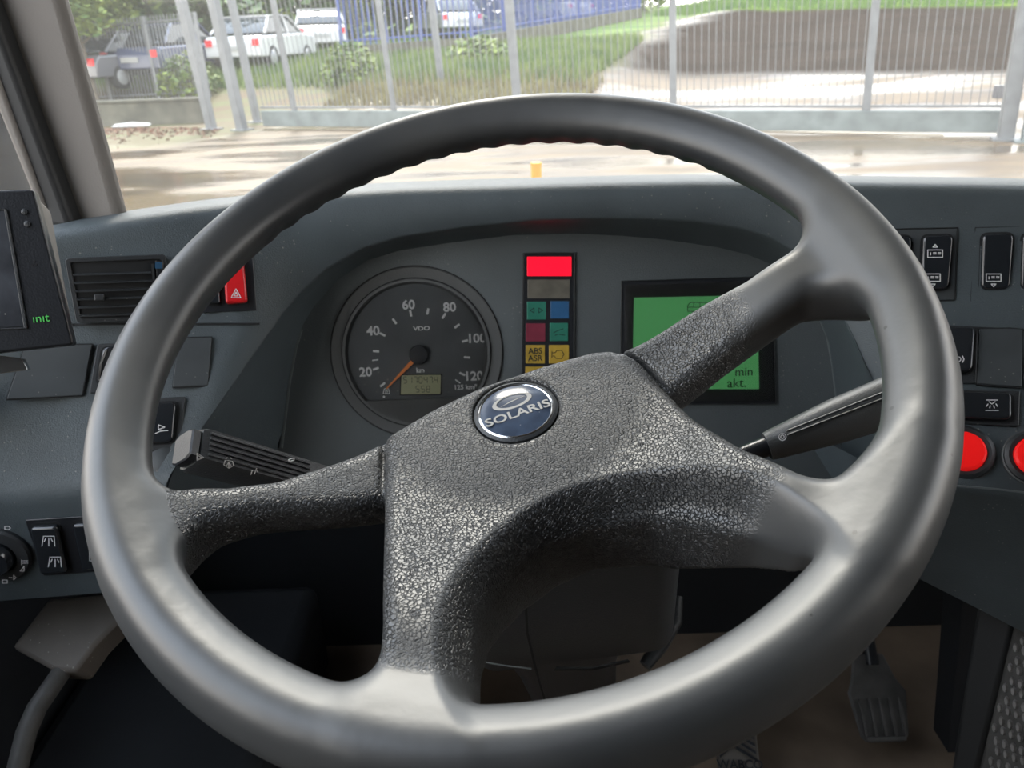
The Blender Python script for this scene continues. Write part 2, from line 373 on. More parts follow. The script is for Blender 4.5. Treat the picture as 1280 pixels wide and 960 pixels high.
# finger bumps on the inner side of the upper arc
ang = np.degrees(PHI)
msk = np.clip((ang-38)/6, 0, 1)*np.clip((141-ang)/6, 0, 1)
bump2 = (np.cos(PHI*.2175/.0214*2*PI)*.5+.5)*.0013*msk
h3 = gh[None, None, :]
_dr = RHO[:, :, None]-.2175; _rr = np.sqrt(_dr**2+h3**2)+1e-6
inner = np.clip((-_dr*.53-h3*.85)/_rr*1.8-.8, 0, 1)      # only the side facing the hub and the dashboard
_a = _dr*.82+h3*.57; _b = -_dr*.57+h3*.82
tor = (np.abs(_a)**2.7+np.abs(_b)**2.7+1e-9)**(1/2.7)-(.0166-bump2[:, :, None]*inner)
del _dr, _rr, inner, _a, _b
# a soft ridge along the driver's side of the rim
def slab(s, top, thick, k):
    thick = np.asarray(thick, np.float32); thick = thick[:, :, None] if thick.ndim else thick
    a = np.abs(h3-(top[:, :, None]-thick/2))-thick/2
    return smax(np.broadcast_to(s[:, :, None], (len(gu), len(gv), len(gh))), a, k)
TH1 = .034+.032*(1-np.clip((RHO-.13)/.055, 0, 1))
d1 = slab(s1, HT+.0025, TH1, .010)
near = 1-np.clip((RHO-.085)/.045, 0, 1)
d2 = slab(s2, HB-.001-.003*near, .034, .013)
d3 = slab(s3, HB-.001-.0065*near, .036, .013)
arms = np.minimum(d1, np.minimum(d2, d3))
# badge recess
bu, bv = uvh(645, 515); 
bd = np.sqrt((U2-bu)**2+(V2-bv)**2)[:, :, None]
rec = smax(bd-.0262, -(h3-(HT[:, :, None]-.0022)), .002)
field = smin(tor, arms, .022)
field = smax(field, -rec, .0025)
s1r = sdpoly(P1, U2, V2); s23 = np.minimum(s2, s3)
grv = np.maximum(np.maximum(np.abs(s1r-.0015)-.0015, s23+.001)[:, :, None], ((HT-.006)[:, :, None]-h3))
field = smax(field, -grv, .0012)
def surface_nets(f):
    s = f < 0
    nx, ny, nz = f.shape
    acc = np.zeros((nx-1, ny-1, nz-1, 3), np.float32); cnt = np.zeros((nx-1, ny-1, nz-1), np.int16)
    cor = [(i, j, k) for i in (0, 1) for j in (0, 1) for k in (0, 1)]
    sub = lambda a, c: a[c[0]:nx-1+c[0], c[1]:ny-1+c[1], c[2]:nz-1+c[2]]
    tot = np.zeros((nx-1, ny-1, nz-1), np.int8)
    for c in cor: tot += sub(s, c)
    act = (tot > 0) & (tot < 8); idx = np.argwhere(act)
    P = np.zeros((len(idx), 3)); N = np.zeros(len(idx))
    I, J, K = idx.T
    for a in cor:
        for ax in range(3):
            if a[ax] == 0:
                b = list(a); b[ax] = 1
                fa = f[I+a[0], J+a[1], K+a[2]]; fb = f[I+b[0], J+b[1], K+b[2]]
                m = (fa < 0) != (fb < 0)
                t = np.where(m, fa/np.where(fa-fb == 0, 1, fa-fb), 0)
                p = np.tile(np.array(a, float), (len(idx), 1)); p[:, ax] = t
                P += p*m[:, None]; N += m
    P = P/N[:, None]+idx
    num = -np.ones(act.shape, np.int32); num[I, J, K] = np.arange(len(idx))
    Q = []
    for ax in range(3):
        o1, o2 = [(1, 2), (2, 0), (0, 1)][ax]
        sl0 = [slice(1, -1)]*3; sl0[ax] = slice(0, -1); sl1 = [slice(1, -1)]*3; sl1[ax] = slice(1, None)
        a = s[tuple(sl0)]; b = s[tuple(sl1)]; e = np.argwhere(a != b); off = np.array([1, 1, 1]); off[ax] = 0; e = e+off
        st = s[e[:, 0], e[:, 1], e[:, 2]]
        def cell(d1_, d2_):
            c = e.copy(); c[:, o1] -= d1_; c[:, o2] -= d2_; return num[c[:, 0], c[:, 1], c[:, 2]]
        q = np.stack([cell(1, 1), cell(0, 1), cell(0, 0), cell(1, 0)], 1)
        q = np.where(st[:, None], q, q[:, ::-1]); Q.append(q)
    return P, np.concatenate(Q)
VP, VQ = surface_nets(field)
# field gradient -> smooth normals, sampled trilinearly
def samp(f, P):
    i = np.clip(P.astype(int), 0, np.array(f.shape)-2); t = P-i; r = 0
    for a in (0, 1):
        for b in (0, 1):
            for c in (0, 1):
                w = (t[:, 0] if a else 1-t[:, 0])*(t[:, 1] if b else 1-t[:, 1])*(t[:, 2] if c else 1-t[:, 2])
                r = r+w*f[i[:, 0]+a, i[:, 1]+b, i[:, 2]+c]
    return r
eps = 1.0
NN = np.stack([samp(field, VP+np.eye(3)[k]*eps)-samp(field, VP-np.eye(3)[k]*eps) for k in range(3)], 1)
NN /= np.linalg.norm(NN, axis=1)[:, None]+1e-9
co = np.array([gu[0], gv[0], gh[0]])+VP*ST
tv = samp(tor, VP)-.001; v1 = samp(d1, VP); v2 = samp(d2, VP); v3 = samp(d3, VP)
reg = np.argmin(np.stack([tv, v1, v2, v3]), 0)        # 0 rim 1 pad 2 left 3 upper right
u_, v_ = co[:, 0], co[:, 1]
leg = (reg == 1) & (v_ < -.098) & (u_ < .03); legr = (reg == 1) & (u_ > .085) & (v_ < -.03)
reg = np.where(leg, 4, reg); reg = np.where(legr, 5, reg)
rho = np.hypot(u_, v_)
grain = np.ones(len(co)); grain *= np.clip((.190-rho)/.015, 0, 1)
grain = np.where(reg == 2, np.clip((.204-rho)/.008, 0, 1), grain)
grain = np.where(reg == 3, np.clip((.150-rho)/.035, 0, 1), grain)
grain = np.where(reg == 5, np.clip((.17-rho)/.02, 0, 1)*.8, grain)
grain = np.where(reg == 0, grain*.6, grain)
RT = np.array([list(WU), list(WV), list(WN)])           # wheel -> world
wco = co@RT; wn = NN@RT
wheel = thing('steering_wheel', 'large black four-spoke bus steering wheel worn grey around the rim', 'steering wheel', WC)
fr = reg[VQ]; freg = np.median(np.sort(fr, 1)[:, 1:3], axis=1).astype(int)
# keep each region in one piece: hand stray islands to their neighbours
def comps(lab):
    par = np.arange(len(VP))
    out = np.full(len(VQ), -1)
    for k in range(6):
        idx = np.where(lab == k)[0]; q = VQ[idx]; lb = np.arange(len(VP))
        for _ in range(4000):
            m = lb[q].min(1); new = lb.copy(); np.minimum.at(new, q.ravel(), np.repeat(m, 4)); new = new[new]
            if (new == lb).all(): break
            lb = new
        out[idx] = lb[q[:, 0]]
    return out
for _ in range(2):
    cp = comps(freg)
    vlab = np.full(len(VP), -1)
    for k in range(6):
        idx = np.where(freg == k)[0]; u1, c1 = np.unique(cp[idx], return_counts=True)
        for u0 in u1[u1 != u1[c1.argmax()]]:
            isl = idx[cp[idx] == u0]; vv = np.unique(VQ[isl]); nb = np.isin(VQ, vv).any(1) & (freg != k)
            if nb.any(): freg[isl] = np.bincount(freg[nb]).argmax()
for k, nm in enumerate(['rim', 'hub_cover', 'spoke', 'spoke', 'spoke', 'spoke']):
    q = VQ[freg == k]; ids, inv = np.unique(q, return_inverse=True); q2 = inv.reshape(q.shape)
    me = bpy.data.meshes.new(nm)
    me.vertices.add(len(ids)); me.vertices.foreach_set('co', wco[ids].astype(np.float32).ravel())
    me.loops.add(q2.size); me.loops.foreach_set('vertex_index', q2.astype(np.int32).ravel())
    me.polygons.add(len(q2)); me.polygons.foreach_set('loop_start', np.arange(0, q2.size, 4, dtype=np.int32))
    me.update(calc_edges=True)
    me.polygons.foreach_set('use_smooth', np.ones(len(q2), bool))
    at = me.attributes.new('grain', 'FLOAT', 'POINT'); at.data.foreach_set('value', grain[ids].astype(np.float32))
    me.normals_split_custom_set_from_vertices([tuple(x) for x in wn[ids]])
    me.materials.append(M['vinyl'])
    o = bpy.data.objects.new(nm, me); C.objects.link(o); o.parent = wheel; ORG[o.name] = WC.copy()
del field, tor, d1, d2, d3, arms
# badge: dark glossy dome with silver ring, emblem and name
def wl_(u, v, h): return WC+WU*u+WV*v+WN*h
bh = float(H_top(np.float64(bu), np.float64(bv)))
bpn = (WN+WV*.15).normalized(); bP = wl_(bu, bv, bh)
rot = math.radians(15)
br = WU*math.cos(rot)+WV*math.sin(rot); br = (br-br.dot(bpn)*bpn).normalized(); bup = bpn.cross(br)
M['badge'] = mat('badge_blue_black_enamel', (.05, .07, .11), .16, var=.3, vscale=60, dust=.8)
M['silver'] = mat('silver_print', (.30, .30, .29), .45)
badge = lathe('badge', bP, bpn, [(.0255, -.003), (.0255, .0012), (.0235, .0022), (.0225, .0008)], M['satin'], wheel)
lathe('dome', bP, bpn, [(.0232, -.001), (.0225, .0015), (.018, .0026), (.010, .0034), (0, .0036)], M['badge'], badge)
lathe('ring', bP, bpn, [(.0236, .0000), (.0232, .0016), (.0222, .0022), (.0216, .0018)], M['chrome'], badge, cap=False)
text('lettering', 'SOLARIS', bP+bpn*.0034-bup*.0050, br, bup, .0090, M['silver'], badge, bold=.015, squash=1.22)
for k, (cx, cy, a, b, t0, t1) in enumerate([(0, .0062, .0125, .0062, 0, 360)]):
    pts = []; n = 40
    vs = []; fs = []
    for i in range(n+1):
        th = math.radians(t0+(t1-t0)*i/n); w = .78+.06*math.sin(th)
        for s in (1, w): vs.append(bP+bpn*.0036+br*(cx+a*s*math.cos(th))+bup*(cy+b*s*math.sin(th)))
    for i in range(n): fs.append((2*i, 2*i+1, 2*i+3, 2*i+2))
    # stylised leaping bar of the emblem
    for (x0, y0, x1, y1, x2, y2, x3, y3) in [(-.0088, .0042, -.001, .0066, .0092, .0074, 0, .0058)]:
        j = len(vs)
        for x, y in ((x0, y0), (x1, y1), (x2, y2), (x3, y3)): vs.append(bP+bpn*.0037+br*x+bup*y)
        fs.append((j, j+1, j+2, j+3))
    ob('emblem', vs, fs, M['silver'], badge)
# ================================================================== DASHBOARD
def P3d(t): return aY(*t)
LIPY = [(-60, .63), (70, .67), (130, .685), (250, .72), (365, .745), (480, .758), (640, .76), (850, .75), (1040, .715), (1280, .668), (1450, .63)]
LIPP = [(-60, 318), (70, 290), (130, 280), (250, 262), (365, 250), (480, 240), (640, 235), (850, 230), (1040, 232), (1280, 236), (1450, 244)]
def interp(x, tab):
    return float(np.interp(x, [a for a, b in tab], [b for a, b in tab]))
def lip(x, dy=0, dY=0): return aY(x, interp(x, LIPP)+dy, interp(x, LIPY)+dY)
OP = [(205, 604, .58), (240, 555, .607), (280, 500, .64), (315, 448, .672), (340, 408, .69), (352, 390, .701), (376, 363, .715), (407, 334, .727), (454, 308, .738), (500, 294, .745), (579, 282, .75), (672, 273, .751), (740, 271, .75), (800, 271, .748), (865, 274, .742), (927, 283, .733), (965, 295, .724), (1005, 318, .710), (1034, 352, .692), (1056, 398, .672), (1078, 444, .64), (1098, 490, .608), (1130, 555, .57), (1150, 606, .54)]
IP = [(338, 600), (346, 565), (353, 540), (362, 470), (372, 425), (379, 405), (391, 385), (422, 350), (460, 325), (500, 313), (560, 304), (640, 294), (720, 292), (780, 295), (834, 300), (896, 309), (934, 318), (972, 334), (1003, 356), (1022, 392), (1036, 430), (1046, 500), (1052, 560), (1056, 604)]
KL = [(-40, 408, .615), (40, 406, .64), (95, 405, .655), (160, 404, .665), (230, 404, .674), (295, 404, .683)]
KR = [(1120, 404, .66), (1200, 408, .64), (1280, 412, .62), (1400, 418, .59)]
FC = Pl(aY(672, 291, .788), (0, -math.cos(math.radians(16)), math.sin(math.radians(16))))
# column stations, left to right
lx = [-60, 10, 70, 140, 220, 290, 335]
bot = KL+[OP[4]]+OP[5:20]+KR
topx = lx+[352, 376, 407, 454, 500, 579, 672, 740, 800, 865, 927, 965, 1005, 1034, 1060, 1120, 1200, 1280, 1420]
topx = topx[:len(bot)]
assert len(topx) == len(bot), (len(topx), len(bot))
dash = thing('dashboard', 'dark grey moulded bus dashboard wrapped around the instrument recess', 'dashboard', (0, .74, 1.30))
V = []; Fc = []
def addrow(pts):
    i = len(V); V.extend(pts); return list(range(i, i+len(pts)))
EXT = Vector((1.3, .06, 0))
def exr(pts): pts = list(pts); return pts+[pts[-1]+EXT]
def stripf(a, b):
    for i in range(len(a)-1): Fc.append((a[i], a[i+1], b[i+1], b[i]))
LB = [(-60, 0), (10, -2), (70, -4), (140, -8), (250, -7), (365, -7), (480, -7), (640, -12), (850, -12), (1040, -14), (1280, -14), (1450, -14)]
def ledge(x, k):    # k 0..1 from lip back to the windscreen
    p = lip(x); q = Vector((p.x*1.07, p.y+.02+.055*k*1.0, p.z+.001)); 
    return p.lerp(Vector((p.x*(1+.03*k), max(.60, p.y+.075*k), p.z+.0015*k)), 1)
rb2 = addrow(exr([ledge(x, 2.0)-Vector((0, 0, .10)) for x in topx]))
rb1 = addrow(exr([ledge(x, 1.0)-Vector((0, 0, .004)) for x in topx]))
rb0 = addrow(exr([ledge(x, .55) for x in topx]))
def lf(x, ddy, ddz): p = lip(x); return p+Vector((0, ddy, ddz))
r1 = addrow(exr([lf(x, .012, .001) for x in topx]))
r1b = addrow(exr([lf(x, .004, -.0015) for x in topx]))
r2 = addrow(exr([lf(x, -.001, -.007) for x in topx]))
r2b = addrow(exr([lf(x, -.003, -.014) for x in topx]))
r3 = addrow(exr([P3d(t) for t in bot]))
for a, b in ((rb2, rb1), (rb1, rb0), (rb0, r1), (r1, r1b), (r1b, r2), (r2, r2b), (r2b, r3)): stripf(a, b)
# left wing: slanted panel (kink to edge), rounded edge, lower face
EL = [(-100, 628, .565), (-30, 624, .568), (30, 620, .572), (75, 616, .575), (120, 611, .578), (165, 607, .58)]
BL = [(-80, 758, .572), (-10, 752, .574), (40, 748, .576), (90, 744, .579), (130, 741, .581), (170, 738, .583), (215, 734, .585)]
kl = r3[:7]
nl = 7
def rounded_rows(E, B, rad=.012):
    rows = []
    for k in (0, .33, .66, 1):
        rows.append(k)
    return rows
e_top = []; e_mid = []; e_bot = []
ELp = [P3d(t) for t in EL]+[P3d(OP[0])]; BLp = [P3d(t) for t in BL]; KLp = [V[i] for i in kl]
def edge3(K, E, B, r=.014):
    a = E+(K-E).normalized()*r; b = E+(B-E).normalized()*r; m = (a+b)/4+E/2
    m1 = a*.5625+E*.375+b*.0625; m2 = a*.0625+E*.375+b*.5625
    return a, m1, m, m2, b
rows = list(zip(*[edge3(k, e, b) for k, e, b in zip(KLp, ELp, BLp)]))
rr0 = [addrow(list(r)) for r in rows]
stripf(kl, rr0[0])
for a, b in zip(rr0, rr0[1:]): stripf(a, b)
rB = addrow(BLp); stripf(rr0[-1], rB)
rBb = addrow([p+Vector((0, .02, -.004)) for p in BLp]); stripf(rB, rBb)
rBc = addrow([p+Vector((0, .16, .05)) for p in BLp]); stripf(rBb, rBc)
# right wing
ER = [(1150, 606, .54), (1190, 610, .535), (1240, 614, .528), (1290, 620, .52), (1400, 632, .50)]
BR = [(1104, 700, .575), (1150, 724, .563), (1215, 757, .540), (1290, 796, .512), (1400, 856, .475)]
kr = r3[-6:]
ERp = exr([P3d(t) for t in ER]); BRp = exr([P3d(t) for t in BR]); KRp = [V[i] for i in kr]
rows = list(zip(*[edge3(k, e, b, .006) for k, e, b in zip(KRp, ERp, BRp)]))
rr1 = [addrow(list(r)) for r in rows]
stripf(kr, rr1[0])
for a, b in zip(rr1, rr1[1:]): stripf(a, b)
rB = addrow(BRp); stripf(rr1[-1], rB)
rBb = addrow([p+Vector((0, .012, -.003)) for p in BRp]); stripf(rB, rBb)
rBc = addrow([p+Vector((0, .20, .04)) for p in BRp]); stripf(rBb, rBc)
# recess wall, with a rounded shoulder
IPp = [FC.at(x, y) for x, y in IP]
OPp = [P3d(t) for t in OP]
OPp[0] = V[rr0[0][-1]]; OPp[-1] = V[rr1[0][0]]
# ridge points must lie on the slanted panels' free edges: insert them there
w0 = addrow(OPp)
w1 = addrow([o.lerp(i, .06)+Vector((0, .000, -.0015)) for o, i in zip(OPp, IPp)])
w2 = addrow([o.lerp(i, .5)+Vector((0, .004, .001)) for o, i in zip(OPp, IPp)])
w3 = addrow([i.copy() for i in IPp])
stripf(w0, w1); stripf(w1, w2); stripf(w2, w3)
# fill between the straight free edge of each slanted panel and the ridge polyline
def fill(a, mids, b):
    for k in range(len(mids)-1): pass
Fc.append((rr0[0][-1],)+tuple(w0[1:4])+(kl[-1],))
Fc.append((kr[0],)+tuple(w0[20:23])+(rr1[0][0],))
body = ob('body', V, Fc, M['dash'], dash, smooth=38)
wm = body.modifiers.new('w', 'WELD'); wm.merge_threshold = .0004
# side cheeks under the wings that close the recess towards the column
def cheek(name, pts): return ob(name, pts, [tuple(range(len(pts)))], M['dash'], dash, solid=.004)
cheek('side_cheek', [V[rr0[0][-1]], V[rr0[-1][-1]], BLp[-1], BLp[-1]+Vector((.02, .16, .05)), IPp[0]])
cheek('side_cheek', [V[rr1[0][0]], V[rr1[-1][0]], BRp[0], BRp[0]+Vector((-.02, .16, .05)), IPp[-1]])
# instrument panel
low = [FC.at(1056, 640), FC.at(338, 640)]
ob('instrument_panel', IPp+low, [tuple(range(len(IPp)+2))], M['panel'], dash, solid=.004)
# double groove line near the recess edge, left and right
def line(pts, w, m, parent, n, h=.0006, name='seam'):
    vs = []; fs = []
    for i, p in enumerate(pts):
        t = (pts[min(i+1, len(pts)-1)]-pts[max(0, i-1)]).normalized(); s = n.cross(t)*w/2
        vs += [p-s+n*h, p+s+n*h, p+s-n*h, p-s-n*h]
    for i in range(len(pts)-1):
        a = 4*i; fs += [(a, a+1, a+5, a+4), (a+1, a+2, a+6, a+5), (a+2, a+3, a+7, a+6), (a+3, a, a+4, a+7)]
    return ob(name, vs, fs, m, parent)
M['ridge'] = mat('pale_edge_line', (.16, .18, .185), .35)  # paler colour for strips drawn along the bright panel edges
for px in ([(352, 560), (357, 520), (362, 478), (370, 435), (377, 412)], [(1022, 392), (1034, 420), (1041, 458), (1046, 500), (1050, 545)]):
    line([FC.at(x, y, .001) for x, y in px], .0022, M['ridge'], dash, FC.n)
    line([FC.at(x+(-4 if x < 600 else 5), y, .001) for x, y in px], .0016, M['seam'], dash, FC.n)

# ------------------------------------------------ planes of the dashboard faces
A_ = lambda x, y: None
F1L = pl3(lip(110)+Vector((0, -.003, -.014)), lip(220)+Vector((0, -.003, -.014)), P3d(KL[3])); F1L.P += F1L.n*.0045
F1M = pl3(lip(250)+Vector((0, -.003, -.014)), lip(365)+Vector((0, -.003, -.014)), P3d(KL[5]))
F1R = pl3(lip(1090)+Vector((0, -.003, -.014)), lip(1280)+Vector((0, -.003, -.014)), P3d(KR[1]))
F2L = pl3(P3d(KL[1]), P3d(KL[5]), P3d(EL[3]))
F2La = pl3(P3d(KL[1]), P3d(KL[3]), P3d(EL[3]))
F2Lb = pl3(P3d(KL[4]), P3d(KL[5]), P3d(EL[5]))
F2Lb.P += F2Lb.n*.0016
F2R = pl3(P3d(KR[0]), P3d(KR[2]), P3d(ER[2]))
F3L = pl3(P3d(EL[1]), P3d(EL[4]), P3d(BL[3]))
F3R = pl3(P3d(ER[1]), P3d(ER[3]), P3d(BR[2]))

def icon(pl, cx, cy, polys, parent, s=1.0, h=.001, m='white', name='icon'):
    """flat printed mark: list of polylines [(x,y)...] in pixels about (cx,cy), stroked on the plane"""
    vs = []; fs = []; n = pl.n; w = .0007
    for poly in polys:
        closed = poly[0] == poly[-1]
        pts = [pl.at(cx+x*s, cy+y*s, h) for x, y in poly]
        for i in range(len(pts)-1):
            a, b = pts[i], pts[i+1]; t = (b-a).normalized(); q = n.cross(t)*w/2; a = a-t*w*.3; b = b+t*w*.3
            j = len(vs); vs += [a-q, b-q, b+q, a+q]; fs.append((j, j+1, j+2, j+3))
    o = ob(name, vs, fs, M[m], parent); return o
BUS = [[(-8, -4), (8, -4), (8, 4), (-8, 4), (-8, -4)], [(-5, -1), (-5, 1.5)], [(-2, -1), (1, -1)], [(3, -1), (6, -1)], [(-2, .3), (1, .3)], [(3, .3), (6, .3)]]
UP = [[(-2.5, -7), (0, -10), (2.5, -7), (-2.5, -7)]]; DN = [[(-2.5, 7), (0, 10), (2.5, 7), (-2.5, 7)]]
def lighted(px): return px
def rocker(nm, label, pl, frame, cap, marks, group=None, rad=.006, thick=.006, capmat='gloss', tip=None, framed=True):
    c = [sum(a)/4 for a in zip(*cap)]
    t = thing(nm, label, 'switch', pl.at(*c), group)
    if frame:
        prism('frame', rr(pl, frame, .002), pl.n, -.004, .0012, M['satin'], t, bevel=.0006)
    prism('well', rr(pl, [(x+(x-c[0])*.10, y+(y-c[1])*.06) for x, y in cap], rad*1.1), pl.n, -.002, .0017, M['seam'], t)
    k = prism('rocker', rr(pl, cap, rad, 6), pl.n, 0, thick, M[capmat], t, bevel=.0022, seg=3)
    for cx, cy, polys, s in marks: icon(pl, cx, cy, polys, k, s, h=thick+.0003)
    return t
# ------------------------------------------------ blank covers and switches, left wing
def plate(nm, label, pl, q, m='blank', rad=.001, group=None, th=.0012):
    c = [sum(a)/4 for a in zip(*q)]
    g = [(x+(x-c[0])*.035, y+(y-c[1])*.05) for x, y in q]
    t = thing(nm, label, 'cover plate', pl.at(*c), group)
    prism('gap', rr(pl, g, rad), pl.n, -.001, .0004, M['seam'], t)
    prism('plate', rr(pl, q, rad), pl.n, -.001, th, M[m], t, bevel=.0005)
    return t
plate('blank_cover', 'wide blank cover plate on the left dash panel under the ticket monitor', F2La, [(32, 432), (115, 431), (103, 494), (9, 499)])
plate('blank_cover', 'small upright blank cover plate right of the left rim of the wheel', F2Lb, [(223, 423), (265, 422), (260, 482), (216, 484)])
rocker('rocker_switch', 'black rocker with bright chrome edge half behind the left rim', F2L, [(122, 430), (205, 428), (196, 488), (112, 492)], [(130, 434), (190, 433), (184, 478), (122, 480)], [])
line([F2L.at(133, 437, .0066), F2L.at(126, 455, .0066), F2L.at(124, 474, .0066)], .0018, M['chrome'], bpy.data.objects['rocker_switch'], F2L.n, name='chrome_edge')
rocker('rocker_switch', 'black rocker above the wiper stalk showing a small arrow mark', F2Lb, [(150, 500), (232, 496), (226, 562), (146, 566)], [(160, 505), (222, 503), (217, 554), (156, 558)], [(202, 534, [[(-4, -3), (4, 0), (-4, 3), (-4, -3)], [(-8, 8), (-2, 5), (8, 4)]], 1.0)])
cap = thing('round_cap', 'flat round plug in the left dash panel beside the wiper stalk tip', 'cap', F2Lb.at(206, 576))
lathe('disc', F2Lb.at(206, 576), F2Lb.n, [(.0125, -.001), (.0125, .0008), (.011, .0016), (0, .0016)], M['blank'], cap)
# hazard panel
rocker('hazard_switch', 'bright red hazard warning rocker with a white triangle', F1M, None, [(280, 326), (305, 325), (310, 379), (283, 381)], [(295, 367, [[(-6, 5), (0, -6), (6, 5), (-6, 5)], [(-2.6, 2.8), (0, -1.8), (2.6, 2.8), (-2.6, 2.8)]], 1.0)], capmat='red', rad=.003, thick=.008)
hf = thing('switch_housing', 'dark housing plate around the red hazard switch', 'switch housing', F1M.at(290, 355))
prism('plate', rr(F1M, [(248, 322), (316, 320), (321, 388), (254, 391)], .001), F1M.n, -.002, .0012, M['black'], hf, bevel=.0005)
rocker('rocker_switch', 'dark rocker just left of the red hazard switch', F1M, None, [(256, 328), (272, 327), (276, 380), (260, 381)], [], rad=.002, thick=.005)
# air vent
vent = thing('air_vent', 'black louvred air vent left of the steering wheel', 'air vent', F1L.at(146, 362))
vq = [(81, 323), (207, 318), (214, 399), (96, 404)]
def framing(nm, pl, q, inset, lo, hi, m, parent, rad=.004):
    c = [sum(a)/4 for a in zip(*q)]
    o = rr(pl, q, rad, 4); i = rr(pl, [(x+(c[0]-x)*inset[0], y+(c[1]-y)*inset[1]) for x, y in q], rad*.5, 4)
    n = len(o); vs = [p+pl.n*hi for p in o]+[p+pl.n*hi for p in i]+[p+pl.n*lo for p in i]+[p+pl.n*lo for p in o]
    fs = []
    for k in range(n):
        j = (k+1) % n
        fs += [(k, j, n+j, n+k), (n+k, n+j, 2*n+j, 2*n+k), (3*n+k, 3*n+j, j, k)]
    return ob(nm, vs, fs, m, parent, bevel=.0005)
framing('frame', F1L, vq, (.10, .14), -.004, .003, M['satin'], vent)
prism('cavity', rr(F1L, [(84, 326), (204, 321), (211, 396), (98, 401)], .003), F1L.n, -.006, .0010, M['seam'], vent)
for k in range(6):
    y = 344+10.2*k; x0 = 91+k*1.6; x1 = 189+k*1.0
    a, b = F1L.at(x0, y, .003), F1L.at(x1, y-3, .003)
    d = F1L.n*.0034-F1L.u*.0016; e = F1L.u*.0009
    vs = [a-d*.3, b-d*.3, b+d*.5, a+d*.5, a-d*.3+e, b-d*.3+e, b+d*.5+e, a+d*.5+e]
    ob('louvre', vs, [(0, 1, 2, 3), (4, 7, 6, 5), (0, 4, 5, 1), (1, 5, 6, 2), (2, 6, 7, 3), (3, 7, 4, 0)], M['satin'], vent)
prism('louvre_tab', rr(F1L, bb(119, 368, 131, 376), .001), F1L.n, .002, .010, M['satin'], vent, bevel=.001)
prism('end_post', rr(F1L, [(189, 330), (192, 330), (199, 397), (195, 397)]), F1L.n, 0, .005, M['satin'], vent)
prism('thumb_wheel', rr(F1L, [(194, 326), (204, 326), (209, 394), (200, 395)], .001), F1L.n, 0, .0045, M['black'], vent, bevel=.001)
prism('blue_mark', rr(F1L, bb(194, 328, 203, 336), .0005), F1L.n, .0045, .0052, mat('dull_blue_mark', (.02, .08, .16), .5), vent)
# lower left: rotary light switch and two rockers with heating symbols
lb = thing('switch_housing', 'black switch block low on the left end of the dashboard', 'switch housing', F3L.at(100, 690))
prism('plate', rr(F3L, [(32, 649), (175, 640), (190, 708), (55, 719)], .002), F3L.n, -.002, .0015, M['black'], lb, bevel=.0006)
WIN = [[(-8, 7), (-6, -6), (8, -6), (9, 7)], [(-3, -3), (-5, 1)], [(1, -3), (1, 7)], [(4, -3), (6, 1)]]
rocker('rocker_switch', 'black rocker with two windscreen heating symbols beside the rotary light knob', F3L, None, [(41, 655), (75, 653), (88, 710), (54, 713)], [(60, 676, WIN, .95), (68, 702, WIN, .95)], rad=.004, thick=.007)
rocker('rocker_switch', 'black rocker low on the dash, partly behind the left rim', F3L, None, [(93, 651), (128, 649), (140, 705), (106, 708)], [(117, 695, [[(-5, -6), (4, -6), (4, 6), (-5, 6), (-5, -6)], [(-3, 0), (3, 0)]], 1.0)], rad=.004, thick=.007)
rn = F3L.n; rP = F3L.at(-2, 692)
kn = thing('rotary_light_switch', 'round black rotary light knob at the left picture edge', 'switch', rP)
lathe('ring', rP, rn, [(.0285, -.001), (.0282, .003), (.0265, .005), (.0175, .006), (.0170, .003)], M['satin'], kn, cap=False)
lathe('knob', rP, rn, [(.0155, .001), (.0150, .012), (.0135, .0145), (0, .0150)], M['gloss'], kn)
for (cx, cy, pol) in [(9, 660, [[(-3, -2), (2, -2), (4, 0), (2, 2), (-3, 2), (-3, -2)]]), (31, 703, [[(-4, -2), (4, -2)], [(-4, 1), (4, 1)], [(-4, -3), (-4, 3)]]), (27, 711, [[(-2, 3), (3, -3), (3, 3), (-2, 3)]]), (15, 722, [[(-4, 0), (0, 0)], [(2, -3), (2, 3), (5, 0), (2, -3)]]), (6, 727, [[(-3, -2), (3, -2), (3, 2), (-3, 2), (-3, -2)]])]:
    icon(F3L, cx, cy, [[(x, y) for x, y in p] for p in pol], kn, 1, h=.0062)
# ------------------------------------------------ right wing
hr1 = thing('switch_housing', 'recessed switch surround on the right dash, nearest the wheel', 'switch housing', F1R.at(1160, 330))
framing('frame', F1R, [(1102, 286), (1198, 284), (1194, 376), (1106, 378)], (.03, .03), -.001, .0010, M['seam'], hr1, .001)
prism('plate', rr(F1R, [(1104, 288), (1196, 286), (1192, 374), (1108, 376)], .001), F1R.n, -.001, .0006, M['blank'], hr1)
hr2 = thing('switch_housing', 'recessed switch surround at the right picture edge', 'switch housing', F1R.at(1260, 330))
framing('frame', F1R, [(1218, 284), (1318, 282), (1308, 378), (1212, 377)], (.03, .03), -.001, .0010, M['seam'], hr2, .001)
prism('plate', rr(F1R, [(1220, 286), (1316, 284), (1306, 376), (1214, 375)], .001), F1R.n, -.001, .0006, M['blank'], hr2)
rocker('rocker_switch', 'upright rocker marked with bus outlines above and below', F1R, None, [(1152, 295), (1190, 294), (1184, 362), (1149, 363)], [(1169, 317, BUS+UP, 1.15), (1166, 347, BUS+DN, 1.15)])
rocker('rocker_switch', 'upright rocker peeping out beside the right rim', F1R, None, [(1108, 296), (1138, 295), (1136, 363), (1108, 364)], [])
rocker('rocker_switch', 'upright rocker with one bus outline at its lower end', F1R, None, [(1226, 293), (1265, 292), (1260, 362), (1224, 363)], [(1242, 347, BUS+DN, 1.15)])
